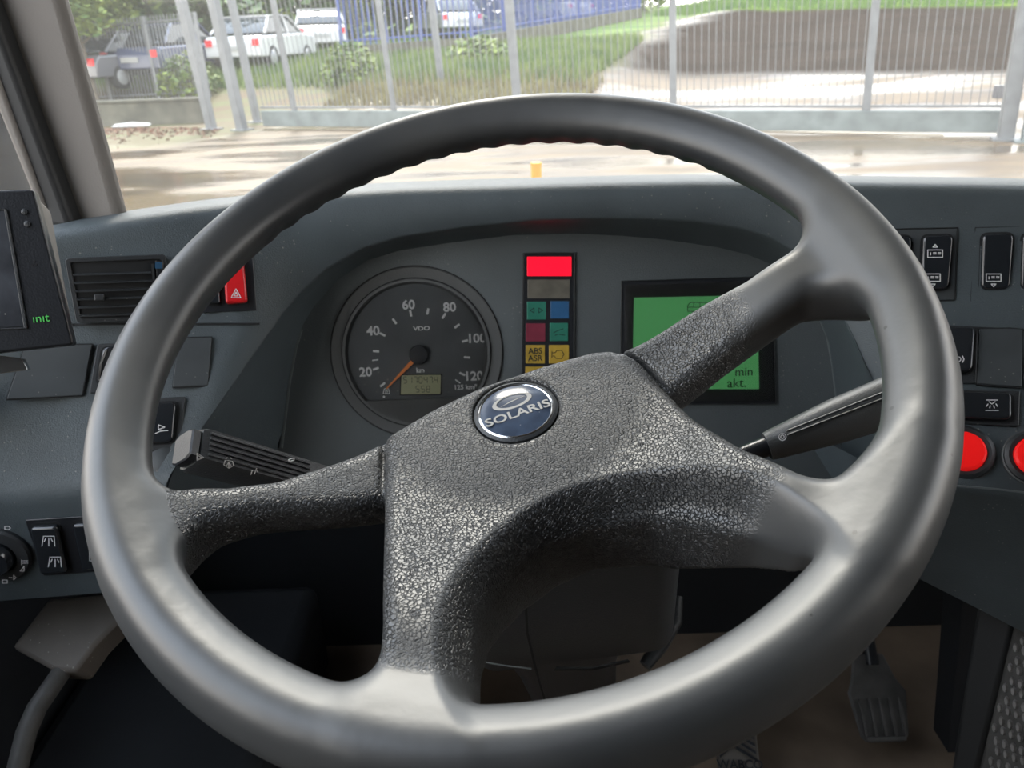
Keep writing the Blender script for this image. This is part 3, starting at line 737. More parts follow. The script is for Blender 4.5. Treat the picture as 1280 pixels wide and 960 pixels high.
rocker('rocker_switch', 'upright rocker cut by the right picture edge', F1R, None, [(1276, 293), (1310, 292), (1306, 362), (1273, 363)], [])
# parking brake style rocker, blank, interior light rocker
rocker('rocker_switch', 'black rocker with shiny round symbol above the interior light switch', F2R, [(1150, 412), (1222, 411), (1220, 480), (1152, 481)], [(1160, 413), (1217, 413), (1213, 468), (1160, 470)], [(1198, 449, [[(3*math.cos(t), 3*math.sin(t)) for t in np.linspace(0, 2*PI, 12)], [(-5, -4), (-7, 0), (-5, 4)], [(5, -4), (7, 0), (5, 4)]], 1.0)], thick=.009)
plate('blank_cover', 'dark blank cover plate on the right dash above the red buttons', F2R, [(1224, 412), (1278, 411), (1277, 484), (1221, 480)])
plate('blank_cover', 'blank cover plate at the right picture edge', F2R, [(1283, 412), (1330, 413), (1325, 488), (1281, 485)])
rocker('rocker_switch', 'wide black rocker with an interior lamp symbol above the big red button', F2R, [(1140, 487), (1275, 489), (1273, 533), (1140, 528)], [(1150, 490), (1262, 494), (1262, 528), (1150, 524)], [(1240, 503, [[(-7, -3), (7, -3)], [(-4, -1), (0, 2), (4, -1)], [(-5, 2), (-7, 5)], [(-2, 4), (-3, 7)], [(2, 4), (3, 7)], [(5, 2), (7, 5)], [(-8, 10), (8, 10)]], 1.0)], rad=.005, thick=.008)
# vent-like dividing seam above lower right block
for (cx, cy, rx, lab) in [(1203, 566, .0195, 'large glossy red door button beside the right rim'), (1296, 573, .0195, 'second red door button cut by the right picture edge')]:
    P = F2R.at(cx, cy)
    b = thing('push_button', lab, 'button', P)
    lathe('collar', P, F2R.n, [(.0235, -.001), (.0232, .003), (.0205, .0052), (.0175, .0045), (.0172, .001)], M['satin'], b, cap=False)
    lathe('rim_ring', P, F2R.n, [(.0245, -.001), (.0245, .0008), (.0236, .0014), (.0230, .0008)], M['grey'], b, cap=False)
    lathe('cap', P, F2R.n, [(.0170, .000), (.0168, .006), (.0150, .0078), (.009, .0088), (0, .0092)], M['redlit'] if 0 else mat('glowing_red_plastic', (.92, .012, .012), .25, emit=.35), b)  # emission in the red plastic brightens the cap
# blank on the right ridge
plate('blank_cover', 'narrow blank cover between the recess ridge and the right rim', F2R, [(1078, 412), (1120, 411), (1130, 480), (1098, 478)])
line([P3d((x, y+1, Y))+Vector((0, -.0012, .0006)) for x, y, Y in KL[1:]+[(325, 404, .6885)]], .0018, M['seam'], dash, (F1L.n+F2L.n).normalized())
line([P3d((x, y+1, Y))+Vector((0, -.0012, .0006)) for x, y, Y in KR], .0018, M['seam'], dash, (F1R.n+F2R.n).normalized())
line([P3d((x, y-4, Y))+Vector((0, -.003, .001)) for x, y, Y in ER[:4]], .0014, M['ridge'], dash, (F2R.n+F3R.n).normalized())  # pale strip drawn as the bright line of the lower edge
# ================================================================== INSTRUMENTS
SP = FC.at(521, 441)
def fc(x, y, h=0): return FC.at(x, y, h)
sc = (fc(521+50, 441)-fc(521-50, 441)).length/100          # metres per pixel on the panel
spd = thing('speedometer', 'large round speedometer with orange needle at rest, left of the warning lamps', 'speedometer', SP)
R0 = 107*sc; R1 = 91*sc
lathe('bezel', SP, FC.n, [(R0, -.001), (R0, .0022), (R0-.0010, .0030), (R1+.0012, .0024), (R1+.0006, .0050), (R1-.002, .0052), (R1-.0045, .0020)], M['grey'], spd, seg=72, cap=False)
lathe('gap', SP, FC.n, [(R0+.0011, .0), (R0+.0011, .0006), (R0-.0002, .0006)], M['seam'], spd, seg=72, cap=False)
lathe('inner_gap', SP, FC.n, [(R1+.0022, .0022), (R1+.0022, .0030), (R1+.0010, .0030)], M['seam'], spd, seg=72, cap=False)
M['dial'] = mat('dial_face', (.085, .092, .098), .55, var=.15, vscale=20, dust=.5)
lathe('dial', SP, FC.n, [(R1-.002, .0008), (0, .0008)], M['dial'], spd, seg=72)
# flat lower cover below the chord
yc = 498; hw = math.sqrt(max(0, 90**2-(yc-441)**2))
ch = []
for k in range(0, 25):
    a = math.atan2(yc-441, -hw)+(math.atan2(yc-441, hw)-math.atan2(yc-441, -hw))*k/24
    ch.append(SP+FC.r*(math.cos(a)*R1*1.0)-FC.u*(math.sin(a)*R1*1.0))
prism('lower_cover', ch, FC.n, .0010, .0050, M['grey'], spd, bevel=.0006)
hN = .0012
def sp(x, y, h=hN): return fc(x, y, h)
for s, x, y, z in [('20', 457, 465.5, 12.5), ('40', 466.5, 414, 12.5), ('60', 510.6, 381.4, 12.5), ('80', 562, 384.4, 12.5), ('100', 595.5, 423.4, 12.5), ('120', 592, 470.5, 12.5), ('125 km/h', 583, 484, 6.5), ('km', 525.4, 463, 6.5), ('VDO', 527, 410.7, 5.5)]:
    text('numeral' if s[0].isdigit() and len(s) < 4 else 'lettering', s, sp(x, y), FC.r, FC.u, z*sc*1.28, M['white'], spd, bold=.025, squash=1.35 if s == 'VDO' else 1)
z8 = lambda x, y: (420+x/5.055, 330+y/5.055)
for x, y, w in [(472, 312, 1), (580, 300, 1), (682, 328, 1), (765, 392, 1), (815, 486, 1), (828, 590, 1), (798, 695, 1), (770, 742, .6), (370, 362, 1), (294, 445, 1), (253, 551, 1), (248, 607, .6), (252, 662, 1), (295, 762, 1)]:
    X, Y = z8(x, y); c0 = sp(524, 443); c1 = sp(X, Y); d = (c1-c0).normalized(); q = FC.n.cross(d); L_ = 3.9*sc; w_ = 1.35*sc*w
    ob('scale_mark', [c1-d*L_-q*w_, c1+d*L_-q*w_, c1+d*L_+q*w_, c1-d*L_+q*w_], [(0, 1, 2, 3)], M['white'], spd)
icon(FC, 483, 488, [[(-4, 4), (-2.5, -2), (2.5, -2), (4, 4), (-4, 4)], [(-1, 3), (-1, 0), (1, 0), (1, 3)]], spd, 1, h=hN)
lathe('dot', sp(480, 496), FC.n, [(1.4*sc, 0), (1.3*sc, .0002), (0, .0002)], M['white'], spd, seg=12)
# needle
c0 = sp(524, 443, .0045); tip = sp(483, 486, .0035); d = (tip-c0).normalized(); q = FC.n.cross(d)
s0 = c0+d*9*sc
nd = [s0-q*2.6*sc, tip-q*.7*sc, tip+q*.7*sc, s0+q*2.6*sc]
prism('needle', nd, FC.n, -.0005, .0006, M['orange'], spd)
lathe('needle_hub', sp(524, 443, .001), FC.n, [(12*sc, 0), (12*sc, .0045), (11*sc, .0055), (0, .006)], M['black'], spd, seg=32)
# odometer
M['lcd'] = mat('olive_lcd', (.40, .40, .24), .5, emit=.0)
M['lcdd'] = mat('lcd_segments', (.08, .09, .06), .6)
od = prism('odometer', rr(FC, [(502, 469), (551, 468.5), (550.5, 492), (501, 493)], .0008), FC.n, .0006, .0013, M['lcd'], spd)
framing('odometer_frame', FC, [(500.5, 467.5), (552.5, 467), (552, 493.5), (499.5, 494.5)], (.05, .09), .0006, .0018, M['black'], spd, .001)
SEG = {'0': 'abcdef', '1': 'bc', '2': 'abged', '3': 'abgcd', '4': 'fgbc', '5': 'afgcd', '6': 'afgedc', '7': 'abc', '8': 'abcdefg', '9': 'abcdfg'}
def seven(s, x, y, w, h, step, parent):
    vs = []; fs = []
    for k, chh in enumerate(s):
        X = x+k*step; g = {'a': (X, y, X+w, y), 'b': (X+w, y, X+w, y+h/2), 'c': (X+w, y+h/2, X+w, y+h), 'd': (X, y+h, X+w, y+h), 'e': (X, y+h/2, X, y+h), 'f': (X, y, X, y+h/2), 'g': (X, y+h/2, X+w, y+h/2)}
        for sg in SEG.get(chh, ''):
            x0, y0, x1, y1 = g[sg]; a = sp(x0, y0, .0015); b = sp(x1, y1, .0015); t = (b-a).normalized(); q = FC.n.cross(t)*.42*sc; a = a+t*.3*sc; b = b-t*.3*sc
            j = len(vs); vs += [a-q, b-q, b+q, a+q]; fs.append((j, j+1, j+2, j+3))
    return ob('digits', vs, fs, M['lcdd'], parent)
seven('5170474', 504.5, 471, 4, 8, 6.4, od); seven('558', 520, 482.5, 4, 7.5, 6.6, od)
lathe('glass', fc(521, 441, .0), FC.n, [(R1-.003, .0060), (R1*.6, .0072), (0, .0078)], M['lens'], spd, seg=64)
# ------------------------------------------------ warning lamp block
wb = thing('warning_lamp_block', 'upright block of coloured warning lamps with a lit red lamp on top', 'warning lamps', fc(686, 400))
prism('housing', rr(FC, [(655, 317), (717.5, 317), (716, 500), (653, 500)], .001), FC.n, -.001, .0022, M['black'], wb, bevel=.0005)
framing('edge_strip', FC, [(653.5, 316), (718.5, 315.5), (717.5, 502), (651.5, 502)], (.035, .012), -.001, .0030, M['satin'], wb, .001)
lamps = [('red', (659, 321, 714, 345), M['redlit']), ('grey', (659.5, 349.5, 712, 373), mat('unlit_grey_lens', (.15, .14, .115), .3, var=.3, vscale=50)),
  ('green', (658.6, 377, 682.5, 399.5), mat('unlit_green_lens', (.035, .20, .14), .3, var=.15, vscale=60)), ('blue', (688, 376.5, 711, 398), mat('unlit_blue_lens', (.035, .12, .26), .3, var=.15, vscale=60)),
  ('maroon', (657.2, 404, 681.6, 426.5), mat('unlit_maroon_lens', (.22, .035, .06), .3, var=.15, vscale=60)), ('green', (687, 403.5, 710, 426), None),
  ('amber', (657, 431, 681, 454), mat('unlit_amber_lens', (.50, .33, .05), .3, var=.2, vscale=60)), ('amber', (686, 431, 711, 454), None),
  ('amber', (656.5, 458, 680.5, 481), None), ('green', (685.5, 458, 710, 481), None)]
lastm = {}
for nm, q, m in lamps:
    m = m or lastm[nm]; lastm[nm] = m
    l = prism('lamp_lens', rr(FC, bb(*q), .0006), FC.n, .001, .0032, m, wb, bevel=.0005); l['label'] = nm+' warning lamp lens' if nm != 'red' else 'lit red warning lamp lens'
    ch_ = l
def cen(q): return ((q[0]+q[2])/2, (q[1]+q[3])/2)
M['mark'] = mat('dark_printed_mark', (.012, .02, .02), .6)
lens = [o for o in bpy.data.objects if o.name.startswith('lamp_lens')]
icon(FC, 670.5, 388, [[(-8, 0), (-3, -3), (-3, 3), (-8, 0)], [(3, -3), (8, 0), (3, 3), (3, -3)]], lens[2], 1, h=.0034, m='mark')
icon(FC, 699, 415, [[(-7, 1), (-1, -2)], [(-1, -2), (5, -4)], [(0, 3), (7, 4)], [(-5, 4), (-2, 3)]], lens[5], 1, h=.0034, m='mark')
text('lettering', 'ABS', fc(669, 439, .0034), FC.r, FC.u, 8*sc*1.3, M['mark'], lens[6], bold=.01)
text('lettering', 'ASR', fc(669, 448, .0034), FC.r, FC.u, 8*sc*1.3, M['mark'], lens[6], bold=.01)
icon(FC, 698, 443, [[(-7, -2), (-4, -2), (-2, -5), (4, -5), (7, 0), (4, 5), (-3, 5), (-5, 2), (-7, 2)], [(-8, -4), (-8, 4)]], lens[7], 1, h=.0034, m='mark')
# ------------------------------------------------ display
ds = thing('display_screen', 'green backlit information display behind the upper right spoke', 'display', fc(870, 425))
prism('housing', rr(FC, [(777, 352), (964, 346), (969, 504), (776, 505)], .001), FC.n, -.001, .0016, M['black'], ds, bevel=.0005)
framing('edge_strip', FC, [(776, 351), (966, 345), (970, 505), (774, 506)], (.012, .012), -.001, .0024, M['satin'], ds, .001)
M['green'] = mat('green_display', (.085, .34, .115), .35, emit=.40)
scr = prism('screen', rr(FC, [(792, 372), (946, 369), (948, 486), (790, 486)], .0005), FC.n, .0010, .0022, M['green'], ds)
icon(FC, 880, 384, [[(-24, 6), (-24, -2), (-20, -7), (14, -7), (14, 6), (-24, 6)], [(-15, -7), (-15, 0)], [(-6, -7), (-6, 0)], [(3, -7), (3, 0)], [(-24, 0), (14, 0)], [(-17, 6), (-16, 9), (-13, 9), (-12, 6)], [(4, 6), (5, 9), (8, 9), (9, 6)]], scr, .85, h=.0026, m='mark')
text('lettering', 'min', fc(930, 465, .0026), FC.r, FC.u, 12*sc*1.3, M['mark'], scr)
text('lettering', 'akt.', fc(921, 479, .0026), FC.r, FC.u, 13*sc*1.3, M['mark'], scr)
prism('cover_glass', rr(FC, [(780, 356), (962, 350), (966, 500), (779, 501)], .001), FC.n, .0032, .0036, M['lens'], ds)

# ================================================================== COLUMN AND STALKS
AX = -WN
def cl(d, u=0, v=0): return WC+AX*d+WU*u+WV*v
col = thing('steering_column', 'black steering column shroud under the wheel hub', 'steering column', cl(.2))
def ring(d, hw_, vt, vb, r=.016, cu=0, m=6):
    """rounded rectangular section of the shroud at depth d"""
    pts = []
    for sx_, sy_ in ((1, 1), (-1, 1), (-1, -1), (1, -1)):
        cx = cu+sx_*(hw_-r); cy = (vt-r) if sy_ > 0 else (vb+r)
        a0 = {(1, 1): 0, (-1, 1): 90, (-1, -1): 180, (1, -1): 270}[(sx_, sy_)]
        for k in range(m):
            a = math.radians(a0+90*k/(m-1)); pts.append(cl(d, cx+r*math.cos(a), cy+r*math.sin(a)))
    return pts
def loft(name, rings, m, parent, smooth=40, **k):
    n = len(rings[0]); vs = [p for r_ in rings for p in r_]; fs = []
    for i in range(len(rings)-1):
        for j in range(n): fs.append((i*n+j, i*n+(j+1) % n, (i+1)*n+(j+1) % n, (i+1)*n+j))
    fs += [tuple(range(n))[::-1], tuple(range((len(rings)-1)*n, len(rings)*n))]
    return ob(name, vs, fs, m, parent, smooth=smooth, **k)
loft('hub_boss', [ring(.070, .022, .000, -.050, .020), ring(.10, .024, .000, -.052, .022)], M['black'], col)
loft('upper_shroud', [ring(.095, .062, -.012, -.050, .012), ring(.105, .066, -.010, -.050, .016), ring(.150, .072, -.006, -.060, .018), ring(.21, .066, -.006, -.060, .018)], M['satin'], col)
loft('lower_shroud', [ring(.155, .080, .02, -.064, .014, .012), ring(.165, .085, .02, -.072, .018, .012), ring(.33, .085, .03, -.070, .020, .012), ring(.345, .080, .03, -.064, .016, .012)], M['satin'], col)
loft('column_gaiter', [ring(.34, .060, .03, -.056, .02), ring(.45, .050, .03, -.046, .02), ring(.62, .045, .03, -.04, .02)], M['black'], col)
def onp(px, py, d, off=0): # point on column cross plane at depth d
    pl = Pl(cl(d), WN); return pl.at(px, py)
# seams and slot on the shroud face that looks at the driver
fp = Pl(cl(.21, 0, -.0735), -WV); fp.n = -WV; 
def fq(px, py, h=0):
    r = ray(px, py); P = cl(.21, 0, -.0735)-WV*h; return EYE+r*((P-EYE).dot(WV)/r.dot(WV))
line([fq(657, 752, .001), fq(659, 790, .001), fq(668, 830, .001), fq(684, 885, .001)], .0018, M['seam'], col, -WV)
line([fq(600, 827, .001), fq(630, 832, .001), fq(664, 836, .001)], .0012, M['ridge'], col, -WV)
line([fq(694, 836, .001), fq(740, 836, .001), fq(786, 826, .001)], .0055, M['seam'], col, -WV, name='slot')
shr = thing('shroud_edge_rods', 'thin rods drawn for the highlighted edges of the steering column shroud', 'shroud edge', cl(.2, .09, -.06))  # rods added where the shroud edges show a highlight
tube('arm', [aY(768, 700, .56), aY(770, 735, .555), aY(776, 765, .55), aY(784, 792, .54)], .0028, M['satin'], shr)
tube('curved_edge', [aY(846, 745, .60), aY(843, 775, .585), aY(826, 805, .57), aY(806, 832, .555)], [.006, .008, .008, .006], M['satin'], shr)
# left stalk (wipers)
def stalk(name, label, A, B, upd, wid, thk, m, rib=True, taper=1.0):
    t = thing(name, label, 'stalk', (A+B)/2)
    d = (B-A).normalized(); u = (upd-upd.dot(d)*d).normalized(); s = d.cross(u)
    if s.z > 0 and False: s = -s
    def sec(P, k):
        w = wid*k/2; h = thk*k/2; o = []
        for x, y in ((-1, -.55), (-.8, -1), (.8, -1), (1, -.55), (1, .55), (.8, 1), (-.8, 1), (-1, .55)): o.append(P+s*w*x+u*h*y)
        return o
    L_ = (B-A).length
    rings = [sec(A, .90), sec(A+d*.004, 1.0), sec(A+d*L_*.62, .96*taper**.5), sec(B, .92*taper)]
    loft('shaft', rings, m, t, smooth=30)
    loft('end_cap', [sec(A-d*.007, .74), sec(A-d*.006, .82), sec(A-d*.0012, .82)], M['black'], t, smooth=30)
    return t, d, u, s
LA, LBp = aY(240, 562, .455), aY(440, 618, .52)
sl, d, u, s = stalk('wiper_stalk', 'black ribbed stalk with wiper symbols left of the hub', LA, LBp, Vector((0, -.75, 1)), .027, .029, M['satin'])
for k in range(5):
    off = -.0075+k*.0038
    a = LA+d*.004+u*.0152+s*off; b = LA+(LBp-LA)*.62+u*.0148+s*off
    tube('rib', [a, b], .0011, M['satin'], sl, seg=6)
# face of the stalk that looks at the driver carries the symbols
fn = s if s.dot(EYE-LA) > 0 else -s
SPl = Pl(LA+fn*.0121, fn, d); SPl.n = fn; SPl.r = d; SPl.u = fn.cross(d)
icon(SPl, 250, 571, [[(-4, -5), (5, 1), (-4, 5), (-4, -5)], [(-3, -2), (2, 1), (-3, 3)]], sl, .9, h=.0004)
icon(SPl, 286, 580, [[(-7, 1), (-5, -5), (5, -4), (7, 2), (0, 6), (-7, 1)], [(0, 5), (0, -2)], [(-3, 2), (0, -2), (3, 2)], [(-4, -7), (-2, -9)], [(4, -7), (2, -9)]], sl, .9, h=.0004)
icon(SPl, 318, 590, [[(-5, 4), (-3, -2), (3, -2), (5, 0)], [(0, 3), (3, -5)]], sl, .9, h=.0004)
text('lettering', '0', SPl.at(364, 575, .0004), d, SPl.u, .008, M['white'], sl)
# right stalk
RA, RB = aY(962, 557, .495), aY(1128, 496, .50)
t = thing('indicator_stalk', 'stalk with a lamp symbol right of the hub, its sheen painted as grey', 'stalk', (RA+RB)/2)
d = (RB-RA).normalized(); u = Vector((0, -.25, 1)); u = (u-u.dot(d)*d).normalized(); s = d.cross(u)
def sec(P, a, b, n=16): return [P+s*a*math.cos(2*PI*k/n)*(1 if abs(math.cos(2*PI*k/n)) < .9 else .95)+u*b*math.sin(2*PI*k/n) for k in range(n)]
L_ = (RB-RA).length
loft('shaft', [sec(RA, .0085, .0095), sec(RA+d*.003, .011, .0115), sec(RA+d*L_*.5, .015, .0180), sec(RB, .0165, .0215), sec(RB+d*.006, .0155, .0205)], M['grey'], t, smooth=50)  # lighter grey shaft colour stands in for the wide highlight on top
loft('collar', [sec(RA-d*.002, .0098, .0108), sec(RA+d*.0025, .0108, .0118)], M['grey'], t, smooth=50)
loft('joint', [sec(RA-d*.020, .0065, .007), sec(RA-d*.002, .007, .0078)], M['black'], t, smooth=50)
tube('stem', [RA-d*.018, RA-d*.05+AX*.01, cl(.125, .05, 0)], .0068, M['black'], t)
fn = (EYE-RA); fn = (fn-fn.dot(d)*d).normalized()
RPl = Pl(RA+fn*.0136, fn); RPl.n = fn
icon(RPl, 978, 546, [[(5*math.cos(a), 5*math.sin(a)) for a in np.linspace(0, 2*PI, 14)], [(2.5*math.cos(a), 2.5*math.sin(a)) for a in np.linspace(0, 2*PI, 10)]], t, .9, h=.0002)
for off in (-.004, .004, .009):
    a = RA+d*.012+u*(off*.9)+fn*.0128*(1-abs(off)*30); b = RB-d*.002+u*(off*1.3)+fn*.0180*(1-abs(off)*18)
    tube('rib', [a, b], .0009, M['satin'], t, seg=6)
# ================================================================== MONITOR
MPl = Pl(aY(60, 330, .515), (.33, -1, .42))
mon = thing('ticket_monitor', 'black ticketing monitor with dusty screen at the left picture edge', 'monitor', MPl.at(0, 340))
mq = [(-150, 243), (42, 236), (92, 431), (-110, 452)]
prism('housing', rr(MPl, mq, .003), MPl.n, -.012, 0, M['black'], mon, bevel=.0016, seg=3)
fr_ = rr(MPl, [(-145, 246), (43, 239), (92, 428), (-108, 449)], 0, h=-.010)
bk_ = [MPl.at(x, y, -.060) for x, y in [(-130, 270), (64, 262), (93, 424), (-90, 440)]]
ob('back_shell', fr_+bk_, [(0, 1, 2, 3), (7, 6, 5, 4), (0, 4, 5, 1), (1, 5, 6, 2), (2, 6, 7, 3), (3, 7, 4, 0)], M['taupe'], mon, bevel=.004)
M['mscreen'] = mat('dusty_dark_screen', (.055, .06, .07), .22, var=.5, vscale=30, dust=.6)
framing('screen_bezel', MPl, [(-150, 258), (9, 261), (35, 411), (-130, 416)], (.05, .02), -.004, .0012, M['satin'], mon, .001)
prism('screen', rr(MPl, [(-150, 261), (7, 264), (32, 408), (-130, 412)]), MPl.n, -.001, .0006, M['mscreen'], mon)
for x, y in ((31, 265), (34.5, 280)):
    lathe('button', MPl.at(x, y), MPl.n, [(.0021, 0), (.0020, .0010), (.0012, .0014), (0, .0014)], M['satin'], mon, seg=16)
for x, y in ((43, 327), (41, 331), (45, 331)):
    lathe('speaker_hole', MPl.at(x, y), MPl.n, [(.0008, 0), (.0008, .0003), (0, .0003)], M['seam'], mon, seg=8)
M['greenp'] = mat('green_print', (.10, .62, .12), .5)
text('lettering', 'ınıt', MPl.at(51, 398, .0004), (MPl.at(92, 395)-MPl.at(20, 402)), MPl.u, .0082, M['greenp'], mon, bold=.0)
prism('bracket', rr(MPl, [(-40, 440), (14, 447), (22, 462), (-40, 470)], .001), MPl.n, -.030, -.022, M['chrome'], mon, bevel=.002)
tube('arm', [MPl.at(-40, 430, -.05), MPl.at(-60, 470, -.06), F2L.at(-60, 520)], .010, M['black'], mon)

# ================================================================== FOOTWELL
fw = thing('lower_bracket', 'dusty brown panel bracket below the left end of the dashboard', 'bracket', aY(90, 790, .56))
bp = Pl(aY(80, 790, .60), (-.1, -.55, 1)); bp.n = Vector((-.1, -.55, 1)).normalized()
prism('plate', [bp.at(*q) for q in [(60, 748), (170, 738), (152, 772), (118, 806), (94, 840), (66, 838), (14, 809)]], bp.n, -.03, 0, M['brown'], fw, bevel=.004)
pc = [aY(92, 818, .60), aY(66, 856, .555), aY(46, 885, .535), aY(33, 915, .52), aY(22, 960, .50), aY(12, 1040, .46)]
tube('curved_bar', pc, [.009]*6, M['pedal'], fw, seg=14)
hb = thing('heater_box', 'beige metal box standing in the footwell behind the left lower spoke', 'box', aZ(455, 860, .60))
box('casing', (-.175, .78, .55), (-.08, 1.0, .735), M['brown'], hb, bevel=.006)
box('lid', (-.178, .777, .735), (-.077, 1.0, .745), M['brown'], hb, bevel=.003)
# big dark console left of the column
cs = thing('side_console', 'dark side console filling the footwell left of the column', 'console', (-.42, .6, .55))
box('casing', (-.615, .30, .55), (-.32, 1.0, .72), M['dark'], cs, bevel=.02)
# pedals
def pedal(name, label, cen_, n, up, w, h, slots, arm_to):
    t = thing(name, label, 'pedal', cen_)
    n = Vector(n).normalized(); u = Vector(up); u = (u-u.dot(n)*n).normalized(); r = u.cross(n)
    def Q(x, y): return cen_+r*x+u*y
    return t, n, u, r, Q
pc0 = aZ(1100, 882, .62)
t, n, u, r, Q = pedal('brake_pedal', 'slotted brake pedal plate low right in the footwell', pc0, (0, -.75, .7), (0, .7, .7), .06, .09, 4, None)
prism('plate', [Q(-.034, -.040), Q(-.026, -.048), Q(.026, -.048), Q(.034, -.040), Q(.042, .018), Q(.030, .036), Q(.018, .070), Q(-.026, .070), Q(-.034, .036), Q(-.042, .018)], n, -.006, 0, M['pedal'], t, bevel=.003)
for k in range(5):
    x = -.028+k*.014
    prism('tread_rib', [Q(x-.0022, -.040), Q(x+.0022, -.040), Q(x+.0022, .010), Q(x-.0022, .010)], n, 0, .004, M['pedal'], t, bevel=.001)
prism('edge', [Q(-.028, -.046), Q(.028, -.046), Q(.028, -.040), Q(-.028, -.040)], n, 0, .004, M['pedal'], t, bevel=.001)
tube('arm', [Q(0, .055)-n*.004, Q(0, .11)+Vector((0, .03, .03)), Q(0, .11)+Vector((0, .10, .18))], .010, M['black'], t)
pa = aZ(925, 950, .60)
t, n, u, r, Q = pedal('accelerator_pedal', 'ribbed foot pedal with moulded lettering under the lower rim', pa, (-.1, -.6, .85), (.05, .85, .6), .06, .12, 5, None)
n = n; 
prism('plate', [Q(-.030, -.10), Q(.026, -.10), Q(.026, .062), Q(-.030, .040)], n, -.008, 0, M['brown'], t, bevel=.002)
for k in range(6):
    y = .016+k*.009
    if y < .056: prism('tread_rib', [Q(-.004, y-.002), Q(.022, y-.018), Q(.022, y-.014), Q(-.004, y+.002)], n, 0, .003, M['black'], t)
for k in range(3):
    y = .016+k*.008
    prism('tread_rib', [Q(-.027, y-.014), Q(-.008, y), Q(-.008, y+.003), Q(-.027, y-.011)], n, 0, .003, M['black'], t)
text('lettering', 'WABCO', Q(-.001, -.006)+n*.0006, r, u, .016, M['black'], t, bold=.02, depth=.001)
text('lettering', 'WABCO', Q(-.001, -.026)+n*.0006, r, u, .016, M['black'], t, bold=.02, depth=.001)
ft = thing('dark_strut', 'dark tapering strut standing in the footwell right of the brake pedal', 'strut', aZ(1195, 925, .57))
loft('post', [[aZ(1195, 925, .57)+Vector((a, b, 0))*1.0 for a, b in ((-.022, -.02), (.022, -.02), (.022, .02), (-.022, .02))], [aZ(1195, 925, .57)+Vector((a+.005, b+.05, .42)) for a, b in ((-.05, -.02), (.05, -.02), (.05, .03), (-.05, .03))]], M['dark'], ft, smooth=30)
# perforated side panel at lower right
SPp = Pl(aY(1262, 870, .52), (-.80, -.55, .22), (.5, -.8, 0))
sr = thing('ribbed_side_panel', 'dark side panel with rows of raised oval studs at the lower right corner', 'panel', SPp.at(1262, 870))
prism('sheet', [SPp.at(*q) for q in [(1268, 770), (1420, 850), (1420, 1150), (1195, 1150), (1222, 960)]], SPp.n, -.02, 0, M['pedal'], sr, bevel=.004)
prism('border', [SPp.at(*q, -.001) for q in [(1225, 745), (1272, 765), (1224, 965), (1190, 965)]], SPp.n, -.03, .004, M['rubber'], sr, bevel=.004)
cpx = (SPp.at(1262, 870)-SPp.at(1263, 870)).length
stud = None; cnt = 0
for j in range(-9, 12):
    for i in range(-4, 14):
        X = 1238+i*10.5+(j % 2)*5-(j*3.3); Y = 868+j*12.5+i*4
        if Y < 785+(X-1268)*.8 or X < 1268-(Y-770)*.235+8 or X > 1330 or Y > 1010: continue
        P = SPp.at(X, Y); cnt += 1
        if stud is None:
            ux = (SPp.at(1262, 871)-SPp.at(1262, 870)).normalized(); vx = SPp.n.cross(ux)
            vs = []; fs = []
            for k in range(8):
                a = 2*PI*k/8; vs.append(ux*.0044*math.cos(a)+vx*.0026*math.sin(a)); 
            for k in range(8):
                a = 2*PI*k/8; vs.append(ux*.0033*math.cos(a)+vx*.0014*math.sin(a)+SPp.n*.0028)
            fs = [(k, (k+1) % 8, 8+(k+1) % 8, 8+k) for k in range(8)]+[tuple(range(8, 16))]
            me = bpy.data.meshes.new('stud'); me.from_pydata([tuple(v) for v in vs], [], fs); me.materials.append(M['stud'])
            stud = me
        o = bpy.data.objects.new('stud', stud); C.objects.link(o); o.parent = sr; o.location = P-ORG[sr.name]
